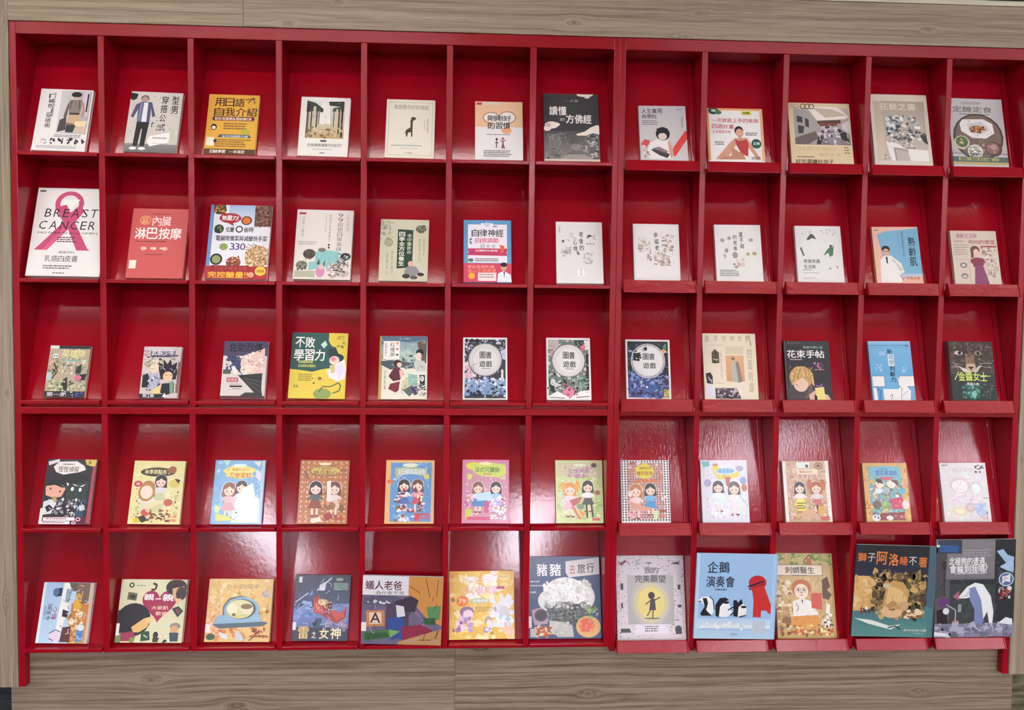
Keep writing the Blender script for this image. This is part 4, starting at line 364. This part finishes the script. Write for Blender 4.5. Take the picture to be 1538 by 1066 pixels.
57|large navy picture book with a rice ball wrapped in seaweed and pork slices|2d4570|p d4cfcf 52,6 99,1 99,22 56,26 52,20;b 11 9 16 15 f4f2f0 豬;b 29 9 17 15 f4f2f0 豬;t 57 10 9 12 b03c34 去;b 68 9 12 12 444044 旅;b 81 8 11 12 444044 行;e 51 48 31 24 e2e2de;e 30 54 17 14 dcdcd8;e 74 50 18 18 dededa;p e0e0dc 22,44 40,30 62,30 80,42 88,54 84,64 20,66 18,50;m 20 29 66 36 140 6 f2f2ee/c8c8c4/dededc/e8e8e6;e 53 69 28 14 333b38;m 26 60 56 24 160 4 222826/4c5450/3c4442/6c7470;m 22 56 60 8 60 4 aaaaa8/777c78/d0d0cc;p a98ca0 4,66 18,62 28,70 26,82 8,84;e 17 72 9 8 33303a;e 17 72 6 5 242028;w 22 62 60 18 110 4 .5 101412/8c948c;w 20 30 64 28 100 5 .5 a8a8a4/fff;p b5b4ac 28,78 46,80 60,84 62,98 40,98 30,90;m 32 80 26 16 20 6 c0c0b8/a8a8a0;e 82 86 17 14 d9a860;e 80 84 11 9 cc6044;m 70 77 20 14 24 4 d84c34/e08c5c;m 8 84 26 14 40 5 c05c2c/e09c5c/8c4424/dcc8a0;m 82 60 14 16 24 5 6c8c54/8cac6c/3c5c34;d 3 30 15 3 1 c8ccd8;d 3 35 20 3 1 c8ccd8;d 3 43 8 4 1 c8ccd8;r 0 73 4 14 e0dcdc;r 2 88 8 10 b4b4b0
58|white speckled picture book with a dancing girl glowing in the middle|d5cdd2|m 0 0 100 100 330 2 555/d898b0/888/4c4c50/aaa;w 2 2 96 96 60 5 .4 444/c080a0;g 16 24 68 60 b4b0b0 aaa6a6;e 50 57 30 34 b9b2ac;e 50 58 26 28 c8c09c;e 50 58 20 22 dccc78;b 41 14 22 8 4c484c 我的;b 27 24 46 9 3c383c 完美願望;e 51 49 5 5 28201c;p 33283c 50,53 56,53 57,67 47,67;l 1.6 382820 55,55 64,51;l 1.6 382820 50,55 42,60;l 1.6 382820 49,67 44,74;l 1.6 382820 53,67 52,76;e 51 77 12 1 5c5c44;p 7c2438 4,10 14,5 16,7 8,12;p 333 40,9 50,8 54,10;p 333 80,10 92,7 94,11;r 6 34 4 8 333;r 90 36 4 6 333;r 6 58 3 6 444;e 92 62 3 2 222;p 3c4c44 5,89 18,89 20,94 5,94;e 89 90 5 5 3c383c;r 85 91 9 5 3c383c;p e0d8e4 28,84 70,84 76,96 24,96;d 40 86 22 8 3 665
59|wide sky blue picture book with penguins and a figure in red|9cc0e4|r 0 0 4 100 b8d4ec;g 3 76 95 12 b4d0e8 d4e4ec;r 3 84 95 2 e4ecf0;g 3 90 95 10 acd0e8 b8d4e8;b 13 9 28 13 1c2838 企鵝;b 12 26 36 13 1c2838 演奏會;d 24 41 16 3 1 446;e 76 33 11 9 c02c30;p 9c2028 65,40 84,33 86,35 66,42;p c8302e 68,40 84,36 96,64 98,60 98,68 92,70 88,66 82,66 82,74 72,74 72,54 70,44;p 28202c 64,37 84,30 84,32 65,39;p f0f2f4 3,55 8,51 18,50 23,56 24,66 21,73 10,73 13,62 8,57;p 1c2028 9,52 14,52 16,58 14,66 18,70 22,73 8,73 7,70 12,62;l 1.2 1c2028 17,50 22,54 24,66;p 1c2028 3,56 7,55 7,57;p f0f2f4 29,56 38,54 43,60 46,70 40,74 28,74;p 1c2028 26,73 25,60 30,52 37,51 42,54 36,56 31,62 30,74 33,76;e 38 57 4 1.6 1c2028;l 1.6 1c2028 41,66 48,62;p f0f2f4 52,60 60,58 64,64 63,72 54,74;p 1c2028 48,73 47,54 51,54 53,57 57,52 59,58 54,62 53,74;e 60 62 3.5 1.6 1c2028;l 1.6 1c2028 55,74 63,72;l 1.6 1c2028 44,72 49,68;m 4 80 60 10 18 5 e8ecec/c8d8e4;r 72 78 16 16 bccad4;r 94 0 4 100 a8cce8;t 44 93 10 3 667 小繪本
5a|tan picture book with a curly-haired doctor and forest animals|c9ad74|m 0 0 100 14 70 7 8ca04c/b4b45c/6c8c3c/c8bc74;l 2 7c4c2c 50,10 60,2 70,9;r 56 6 8 8 b4643c;r 2 14 80 13 e8dcc4;l 1 5c4c34 2,14 82,14 82,27 2,27 2,14;b 17 16.5 52 8 3c3834 刺蝟醫生;d 30 26 30 1.6 1 876;g 0 28 100 70 c8ac78 c09c5c;m 0 30 26 60 60 8 dcc8a0/b08c54/8c6c3c/e8dcc0;w 2 28 94 68 60 7 .6 5c3c24/f8ecd4/8c6438;e 44 42 17 14 b4683c;e 44 46 12 12 ecdcc4;e 39 44 1.6 2 333;e 49 44 1.6 2 333;o 39 44 4 4 .7 654;o 49 44 4 4 .7 654;e 44 47.5 1.6 1.2 855;l 1 744 41,50 44,51 47,50;p e8e4dc 28,58 44,54 60,58 72,74 60,80 28,78;p 3c3c3c 43,56 46,56 45,62;l 1.2 444 34,60 38,66 34,70;p c85040 60,48 78,48 78,68 60,66;p d8c49c 64,34 66,34 66,46 64,46;p d8903c 24,76 70,74 74,84 68,90 30,90 22,86;p 5c3c28 80,32 90,28 94,40 88,44 96,50 90,56 80,54;e 84 84 8 8 e8e4dc;m 76 72 18 20 24 5 444/efe8e0/5c4c3c;p efe8e0 86,60 92,62 90,74 84,72;e 16 82 8 8 8c5c34;e 40 94 14 5 b45c34;e 66 95 14 5 c88c4c;m 4 86 90 12 60 6 8c5c2c/d8a85c/c84c2c/e8d090/6c4c24;m 20 76 50 14 0 4 fff;r 96 14 4 86 b49858;w 26 66 50 20 16 6 .5 8c5c34/e8c890
5b|wide navy picture book with a sleeping lion and orange lettering|2f3342|g 0 0 100 30 26282c 2c3040;r 90 0 10 100 4c6474;p 4c7c80 0,72 90,66 98,68 98,100 0,100;g 0 82 92 18 508080 5c8c88;b 2 9 11 9 d87c38 獅;t 14 9 10 9 dcd4c0 子;b 25 7 14 14 d87c38 阿;b 40 9 13 13 e08440 洛;b 54 12 10 9 d06c34 睡;t 65 12 10 9 e0dcd0 不;b 77 12 11 11 d87c38 著;g 0 34 28 38 d8b478 c8a060;m 0 34 28 38 50 7 e0c08c/c89c58/d8ac6c;e 56 54 34 27 5c4c34;m 22 30 66 48 170 8 4c4030/7c6848/2c2820/a88c5c/5c5438/c8a868;w 22 30 66 48 170 7 .6 16120e/c8a868/8c7040;p c49a60 40,42 48,38 60,40 68,50 66,66 58,74 44,76 36,68 38,54;e 44 52 3 1.4 3a2a18;e 60 54 3 1.4 3a2a18;p dcb87c 42,44 58,48 66,58 62,70 46,70 40,62;e 48 72 13 8 d9b488;p b48c58 40,66 50,60 58,68 48,72;l 1.2 5c4028 44,70 52,70;e 40 44 5 3 c8bc94;e 62 66 6 6 c8a078;m 60 70 30 8 24 5 d8a04c/e8d4b0/8c5c3c;m 8 68 16 6 12 4 e8dcd0/8c3c3c/444;p dfe4dc 2,80 24,82 46,88 60,86 48,92 20,86;l 1.4 222 44,90 54,88 60,92;b 64 91 28 2.6 c8ccc8 繪本故事文圖;d 76 95 14 2 1 9cacb0;w 40 46 26 28 12 7 .5 8c6838/dcc090
5c|large grey picture book with a polar bear bending beside city rubbish|6a6668|r 0 0 100 100 5c5a5e;g 0 0 76 40 848084 787478;r 2 0 30 14 3c4458;p 3c5c94 4,5 28,6 28,13 4,12;d 34 10 38 8 3 9c989c;p 4c4a50 0,14 14,14 12,58 0,60;r 74 0 26 100 2c3034;m 76 14 22 40 20 6 3c4c5c/24282c;p 9cbcd8 76,12 84,10 90,16 98,18 98,28 90,26 82,18;p a8c4e0 80,28 98,20 98,34 90,32;e 89 41 9 9 4c6c9c;o 89 41 9 8 1.2 c8d4e0;p e8e4e4 84,38 94,36 94,44 88,43 84,46;m 80 50 16 14 24 5 b03c3c/dcdcdc/6c2428/888;r 18 41 58 46 3c4444;p 2c3434 18,41 76,41 76,46 18,45;m 20 50 50 30 16 9 444c4c/384040;r 8 22 5 8 333;l 1.2 333 10,30 12,58;w 0 14 100 72 40 9 .5 24282c/787480;b 16 18 53 8 f0eeee 北極熊的遭遇，;b 17 26 48 8 f0eeee 會輪到我嗎?;d 24 34 40 2 1 c8c4c8;p e8ecec 40,48 50,44 60,46 70,58 74,74 73,86 69,86 66,74 60,84 58,76 50,58 38,60 28,60;p 7c88b4 42,50 50,48 58,62 62,84 56,92 50,90 50,72 44,62;p c8ccd8 26,60 38,56 44,50 42,58;p a06478 22,58 30,52 30,62;e 11 64 8 6 643c74;p 28282c 2,72 14,70 18,92 4,94;e 14 73 4 4 dcdcdc;e 26 86 5 5 a85048;l 1.4 aaa 14,66 26,72 26,92;r 29 66 4 8 98a09c;g 0 86 100 14 7c7c90 8c88a0;m 0 86 100 14 30 9 8c90a4/6c6c80/a8acbc;p e4e8ec 80,86 90,80 98,82 98,88;p dce0e4 0,94 16,96 20,99 0,99;r 0 5 4 2 e8dcc8;w 0 86 100 13 24 12 .6 5c5c74/d0d0e4
"""

# ------------------------------------------------------------------ books
def ink(name, rough, coat):
    m, t, b = new_mat(name, (1, 1, 1), rough, 0.35)
    a = t.nodes.new('ShaderNodeVertexColor'); a.layer_name = 'ink'
    t.links.new(a.outputs[0], b.inputs['Base Color'])
    b.inputs['Coat Weight'].default_value = coat; b.inputs['Coat Roughness'].default_value = 0.22
    return m
M_INK = ink('printed_matte_card', 0.5, 0.0)
M_INKG = ink('printed_gloss_card', 0.4, 0.6)
M_PAGES = new_mat('page_block', hexcol('e6ddcc'), 0.8)[0]
M_STICK = new_mat('paper_sticker', hexcol('efe8da'), 0.6)[0]

BOOKS = {}  # lamp glare on some glossy covers is mixed into their pale ink colours
for ln in ART.strip().split('\n'):
    if not ln.strip() or ln[0] == '#': continue
    key, label, cover, cmds = ln.split('|', 3)
    BOOKS[key] = (label, cover, [c.split(' ') for c in cmds.split(';') if c.strip()])

# glyphs: every character once, as a font curve turned into a mesh (built-in font)
chars = set()
for lb, cv, cmds in BOOKS.values():
    for c in cmds:
        if c[0] in 'tbsvVu':
            for ch in ' '.join(c[6:]):
                if ch.strip() and ch != '\u3000': chars.add((ch, c[0] in 'bVu'))
tmp = {}
for ch, bold in chars:
    cu = bpy.data.curves.new('glyph', 'FONT'); cu.body = ch; cu.size = 1; cu.resolution_u = 2
    cu.offset = 0.0
    ob = bpy.data.objects.new('glyph', cu); COL.objects.link(ob); tmp[(ch, bold)] = ob
bpy.context.view_layer.update()
dg = bpy.context.evaluated_depsgraph_get()
GL = {}
for k, ob in tmp.items():
    me = bpy.data.meshes.new_from_object(ob.evaluated_get(dg))
    vs = [(v.co.x, v.co.y) for v in me.vertices]; fs = [tuple(p.vertices) for p in me.polygons]
    if vs:
        xs = [p[0] for p in vs]; ys = [p[1] for p in vs]
        GL[k] = (vs, fs, min(xs), max(xs), min(ys), max(ys))
    cu = ob.data
    bpy.data.objects.remove(ob); bpy.data.curves.remove(cu); bpy.data.meshes.remove(me)

class Canvas:
    """flat print on a cover; percent coordinates, y down from the top edge"""
    def __init__(s, w, hid, hv, rnd):
        s.w, s.hid, s.hv, s.rnd = w, hid, hv, rnd; s.art = MB(); s.txt = MB(); s.k = 0
    def X(s, x): return min(max(x, 0), 100) / 100 * s.w - s.w / 2
    def Zc(s, y): return s.hid + s.hv * (1 - min(max(y, -1), 100.5 + 100 * s.hid / s.hv) / 100)
    def lay(s, j=0): return -(s.k * 2.2e-5 + j * 2.0e-6) - 4e-5
    def poly(s, pts, col, mb=None, j=0):
        mb = mb or s.art; n = len(mb.v); y = s.lay(j)
        mb.v += [(s.X(a), y, min(s.Zc(b), s.hid + s.hv)) for a, b in pts]; mb.f.append(tuple(range(n, n + len(pts))))
        cols = col if isinstance(col, list) else [col] * len(pts)
        mb.c += cols
    def ell(s, x, y, rx, ry, col, n=20, j=0):
        q = s.w / s.hv
        s.poly([(x + rx * math.cos(2 * math.pi * i / n), y - ry * q * math.sin(2 * math.pi * i / n)) for i in range(n)], col, j=j)
    def line(s, th, pts, col):
        q = s.w / s.hv
        for (x0, y0), (x1, y1) in zip(pts, pts[1:]):
            dx, dy = x1 - x0, (y1 - y0) / q; L = math.hypot(dx, dy) or 1
            nx, ny = -dy / L * th / 2, dx / L * th / 2 * q
            s.poly([(x0 + nx, y0 + ny), (x1 + nx, y1 + ny), (x1 - nx, y1 - ny), (x0 - nx, y0 - ny)], col)
    def blob(s, cx, cy, r, col, j):
        q = s.w / s.hv; n = s.rnd.choice((4, 5, 6)); a0 = s.rnd.random() * 6
        ex = s.rnd.uniform(.7, 1.5)
        s.poly([(cx + r * ex * s.rnd.uniform(.6, 1.1) * math.cos(a0 + 6.283 * i / n), cy + r * q / ex * s.rnd.uniform(.6, 1.1) * math.sin(a0 + 6.283 * i / n)) for i in range(n)][::-1], col, j=j)
    def glyph(s, ch, bold, x, y, w, h, col, shear=0, rot=False):
        g = GL.get((ch, bold))
        if not g: return
        vs, fs, a, b, c, d = g; mb = s.txt; n = len(mb.v); yy = s.lay()
        W = max(b - a, .25); Hh = max(d - c, .25)
        ox = (W - (b - a)) / 2; oy = (Hh - (d - c)) / 2
        for k, (bx, by) in enumerate(((-.016, 0), (.016, .01), (.0, -.016)) if bold else ((0, 0),)):
            n = len(mb.v)
            for px, py in vs:
                u = (px - a + ox) / W; v = 1 - (py - c + oy) / Hh
                if rot: u, v = v, 1 - u
                X_ = x + w * (u + bx + shear * (1 - v)); Y_ = y + h * (v + by)
                mb.v.append((s.X(X_), yy - k * 2e-6, s.Zc(Y_))); mb.c.append(col)
            for f in fs: mb.f.append(tuple(n + i for i in f))
    def text(s, kind, x, y, w, h, col, st):
        bold = kind in 'bVu'; L = list(st)
        if kind in 'vVu':
            n = len(L); ch = h / n
            if kind == 'u': L = L[::-1]
            for i, c in enumerate(L): s.glyph(c, bold, x, y + ch * (i + .05), w, ch * .88, col, rot=kind == 'u')
            return
        def adv(c):
            if ord(c) > 0x2000: return 1.0
            g = GL.get((c, bold)); return (g[3] - g[2] + (.34 if kind == 's' else .12)) if g else .4
        tot = sum(adv(c) for c in L); cx = x
        for c in L:
            a = adv(c) / tot * w
            hh, yy = h, y
            if c in '一': hh, yy = h * .25, y + h * .4
            if c in '，': s.glyph(c, bold, cx, y + h * .75, a * .3, h * .25, col)
            elif c in '·': s.glyph(c, bold, cx + a * .3, y + h * .4, a * .3, h * .2, col)
            else: s.glyph(c, bold, cx + a * .04, yy, a * (.72 if kind == 's' else .92), hh, col, .18 if kind == 's' else 0)
            cx += a
    def girl(s, x, y, d, hair, top, skirt):
        d *= 2.0 if d < 13 else 1.75; y += 3
        q = s.w / s.hv; r = d / 2; sk = hexcol('ecd2bc'); hc = hexcol(hair)
        s.ell(x, y - r * .15 * q, r * 1.2, r * 1.15, hexcol('efe9df')); s.k += 1
        s.ell(x, y - r * .2 * q, r * 1.08, r * 1.05, hc); s.k += 1
        s.poly([(x - r * 1.08, y - r * .1 * q), (x + r * 1.08, y - r * .1 * q), (x + r * 1.15, y + r * 1.1 * q), (x - r * 1.15, y + r * 1.1 * q)], hc); s.k += 1
        s.ell(x, y + r * .15 * q, r * .85, r * .8, sk); s.k += 1
        s.poly([(x - r * .9, y - r * .1 * q), (x - r * .5, y - r * .8 * q), (x + r * .5, y - r * .8 * q), (x + r * .9, y - r * .1 * q), (x + r * .4, y - r * .25 * q), (x, y - r * .6 * q), (x - r * .4, y - r * .2 * q)], hc); s.k += 1
        for e in (-.35, .35): s.ell(x + r * e, y + r * .25 * q, r * .1, r * .16, hexcol('33231f'), 8)
        for e in (-.6, .6): s.ell(x + r * e, y + r * .5 * q, r * .16, r * .1, hexcol('e29a94'), 8)
        s.k += 1
        s.line(r * .1, [(x - r * .15, y + r * .58 * q), (x + r * .15, y + r * .58 * q)], hexcol('b0554c'))
        s.poly([(x - r * .55, y + r * 1.0 * q), (x + r * .55, y + r * 1.0 * q), (x + r * .7, y + r * 2.1 * q), (x - r * .7, y + r * 2.1 * q)], hexcol(top)); s.k += 1
        s.line(r * .35, [(x - r * .5, y + r * 1.2 * q), (x - r * 1.25, y + r * 1.9 * q)], hexcol(top)); s.line(r * .35, [(x + r * .5, y + r * 1.2 * q), (x + r * 1.2, y + r * 1.8 * q)], hexcol(top))
        s.poly([(x - r * .65, y + r * 2.0 * q), (x + r * .65, y + r * 2.0 * q), (x + r * 1.25, y + r * 3.3 * q), (x - r * 1.25, y + r * 3.3 * q)], hexcol(skirt)); s.k += 1
        for e in (-.4, .4):
            s.line(r * .35, [(x + r * e, y + r * 3.3 * q), (x + r * e, y + r * 4.4 * q)], sk)
            s.ell(x + r * e, y + r * 4.5 * q, r * .35, r * .2, hexcol('7a3c34'), 10)
    def run(s, cmds):
        rnd = s.rnd
        for c in cmds:
            s.k += 1; op = c[0]
            if op in ('e', 'o', 'r', 'g', 'G', 'm', 'd', 'k', 'f', 'h', 'h2', 'q'): a = [float(v) for v in c[1:5]] if op != 'f' else None
            if op == 'r': s.poly([(a[0], a[1] + a[3]), (a[0] + a[2], a[1] + a[3]), (a[0] + a[2], a[1]), (a[0], a[1])], hexcol(c[5]))
            elif op in 'gG':
                p = [(a[0], a[1] + a[3]), (a[0] + a[2], a[1] + a[3]), (a[0] + a[2], a[1]), (a[0], a[1])]; A, B = hexcol(c[5]), hexcol(c[6])
                s.poly(p, [B, B, A, A] if op == 'g' else [A, B, B, A])
            elif op == 'e': s.ell(*a, hexcol(c[5]))
            elif op == 'o':
                th = float(c[5]); q = s.w / s.hv; n = 28; y = s.lay(); col = hexcol(c[6])
                for i in range(n):
                    t0, t1 = 6.28319 * i / n, 6.28319 * (i + 1) / n
                    s.poly([(a[0] + (a[2] + d) * math.cos(t), a[1] - (a[3] + d) * q * math.sin(t)) for t, d in ((t0, th / 2), (t1, th / 2), (t1, -th / 2), (t0, -th / 2))], col)
            elif op in ('p', 'l'):
                pts = [tuple(float(v) for v in q.split(',')) for q in c[2 if op == 'p' else 3:] if q]
                if op == 'p': s.poly(pts, hexcol(c[1]))
                else: s.line(float(c[1]), pts, hexcol(c[2]))
            elif op in 'tbsvVu': s.text(op, *[float(v) for v in c[1:5]], hexcol(c[5]), ' '.join(c[6:]))
            elif op == 'd':
                n = int(c[5]); col = hexcol(c[6]); lh = a[3] / n
                vert = a[3] > a[2] * 3
                for i in range(n):
                    if vert:
                        y = a[1]
                        while y < a[1] + a[3] - 1:
                            L = rnd.uniform(1.5, 4); s.poly([(a[0], y + L), (a[0] + a[2], y + L), (a[0] + a[2], y), (a[0], y)], col); y += L + .9
                        break
                    x = a[0]; end = a[0] + a[2] * rnd.uniform(.8, 1); hh = min(lh * .55, 1.9)
                    while x < end - 1:
                        L = rnd.uniform(1.2, 4.5); y = a[1] + i * lh
                        s.poly([(x, y + hh), (min(x + L, end), y + hh), (min(x + L, end), y), (x, y)], col, s.txt); x += L + .8
            elif op == 'm':
                n = int(c[5]); sz = float(c[6]); pal = [hexcol(v) for v in c[7].split('/')]
                for i in range(n):
                    x = rnd.uniform(a[0], a[0] + a[2]); y = rnd.uniform(a[1], a[1] + a[3]); r_ = sz * rnd.uniform(.35, .75)
                    x = min(max(x, a[0] + r_ * .6), a[0] + a[2] - r_ * .6)
                    s.blob(x, y, r_, rnd.choice(pal), i % 10)
            elif op == 'w':
                a = [float(v) for v in c[1:5]]; n = int(c[5]); L = float(c[6]); th = float(c[7]); pal = [hexcol(v) for v in c[8].split('/')]; q = s.w / s.hv
                for i in range(n):
                    x = rnd.uniform(a[0], a[0] + a[2]); y = rnd.uniform(a[1], a[1] + a[3]); t = rnd.uniform(0, 6.283); bend = rnd.uniform(-.8, .8); pts = [(x, y)]
                    for j in range(3):
                        x += L / 3 * math.cos(t); y += L / 3 * math.sin(t) * q; t += bend
                        pts.append((min(max(x, a[0]), a[0] + a[2]), min(max(y, a[1]), a[1] + a[3])))
                    s.line(th, pts, rnd.choice(pal))
            elif op == 'h':
                n = int(float(c[5]) * 7); pal = [hexcol(v) for v in c[6].split('/')]
                for i in range(n):
                    t = rnd.random() * 6.283; r_ = rnd.uniform(.6, 1)
                    s.blob(a[0] + a[2] * r_ * math.cos(t) * .8, a[1] + a[3] * r_ * math.sin(t) * .8 * s.w / s.hv, float(c[5]) * .55, rnd.choice(pal), i % 10)
            elif op == 'h2':
                pts = []
                for i in range(40):
                    t = 6.28319 * i / 40
                    hx = 16 * math.sin(t) ** 3; hy = 13 * math.cos(t) - 5 * math.cos(2 * t) - 2 * math.cos(3 * t) - math.cos(4 * t)
                    pts.append((a[0] + hx / 16 * a[2], a[1] - hy / 15 * a[3]))
                s.poly(pts[::-1], hexcol(c[5]))
            elif op == 'q':
                nx, ny = int(float(c[5])), int(float(c[6])); d = float(c[7]); q = s.w / s.hv; col = hexcol(c[8])
                for i in range(nx):
                    for j in range(ny):
                        x = a[0] + (i + .5) * a[2] / nx; y = a[1] + (j + .5) * a[3] / ny
                        s.poly([(x - d, y), (x, y + d * q), (x + d, y), (x, y - d * q)], col)
            elif op == 'f': s.girl(float(c[1]), float(c[2]), float(c[3]), c[4], c[5], c[6])

FRONT = {'55', '59', '5b', '5c'}
THICK = {'3c': .022, '21': .02, '24': .018, '1b': .018, '52': .016, '53': .016, '33': .016}
GROUPS = ['books on the top row', 'books on the second row', 'comics and books on the third row', 'picture books on the fourth row', 'picture books on the bottom row']
for r in range(5):
    for c in range(12):
        key = '%d%s' % (r + 1, '123456789abc'[c])
        label, cover, cmds = BOOKS[key]
        xc, w, hv, hid, rot = PLACE[r * 12 + c]
        left = c < 7; t = THICK.get(key, .012)
        if key in FRONT: th = 0.0; y0, z0 = -.0022, (ZL[4] if left else RT[4] + .0016); t = .009
        elif left: th = TH_L; y0, z0 = YP, ZL[r]
        else: th = TH_R; y0, z0 = YP - .0, RB[r] + .012
        H = hid + hv
        if key not in FRONT:                                    # keep the book inside its bay
            ia = XD[c] + (T if c == 7 else .009); ib = XD[c + 1] - (T if c == 6 else .009)
            ex = .0022 + H * abs(math.sin(R(rot))) * .6
            w = min(w, ib - ia - 2 * .0022 - abs(math.sin(R(rot))) * H * .5)
            if w > ib - ia - 2 * ex: rot *= .3; ex = .0022 + H * abs(math.sin(R(rot))) * .6; w = min(w, ib - ia - 2 * ex)
            lo = ia + w / 2 + .0022 + (0 if rot > 0 else 0); hi = ib - w / 2 - .0022
            tip = H * math.sin(R(-rot))                      # sideways travel of the top
            lo += max(0, -tip); hi -= max(0, tip)
            xb_ = xc - tip / 2
            xc = min(max(xb_, min(lo, hi)), max(lo, hi))
        else: xc = xc - H * math.sin(R(-rot)) / 2
        liftz = w / 2 * abs(math.sin(R(rot)))
        # book frame: x across, y into the cover, z up the leaning panel
        n = Vector((0, -math.cos(th), math.sin(th))); u = Vector((0, math.sin(th), math.cos(th)))
        gap = .0006 + t * math.tan(th) * 0
        base = Vector((xc, y0, z0)) + n * (t + .0008) + u * (liftz + t * math.tan(th) * 0 + .0006)
        root = bpy.data.objects.new('book', None); COL.objects.link(root)
        mat = Matrix((( 1, 0, 0), (0, -n.y, u.y), (0, -n.z, u.z)))
        root.matrix_world = Matrix.Translation(base) @ mat.to_4x4() @ Matrix.Rotation(R(-rot), 4, 'Y')
        tag(root, label, 'book', GROUPS[r])
        hc = hexcol(cover); e = .0012
        cb = MB(); cb.box(-w / 2, w / 2, 0, .0008, 0, H); cb.box(-w / 2, -w / 2 + .0012, .0008, t - .0008, 0, H); cb.box(-w / 2, w / 2, t - .0008, t, 0, H)
        sp = hexcol({'3c': '8c5c5c', '3b': 'b49c94', '1a': 'd8c4a0'}.get(key, cover)); cb.c = [hc] * 8 + [sp] * 8 + [hc] * 8
        gloss = r >= 3
        cov = link('cover', cb.mesh('cover', M_INKG if gloss else M_INK, True), root)
        pg = MB(); pg.box(-w / 2 + .0012, w / 2 - .0015, .0008, t - .0008, .001, H - .0015)
        link('page_block', pg.mesh('page_block', M_PAGES), root)
        cv = Canvas(w, hid, hv, random.Random(key))
        stick = [q for q in cmds if q[0] == 'k']
        cv.run([q for q in cmds if q[0] != 'k'])
        if cv.art.f: link('cover_print', cv.art.mesh('cover_print', M_INKG if gloss else M_INK, True), cov)
        if cv.txt.f: link('lettering', cv.txt.mesh('lettering', M_INKG if gloss else M_INK, True), cov)
        for q in stick:
            a = [float(v) for v in q[1:5]]
            sb = MB(); sb.box(cv.X(a[0]), cv.X(a[0] + a[2]), -.0022, -.0001, cv.Zc(a[1] + a[3]), cv.Zc(a[1]))
            link('barcode_sticker', sb.mesh('barcode_sticker', M_STICK), cov)
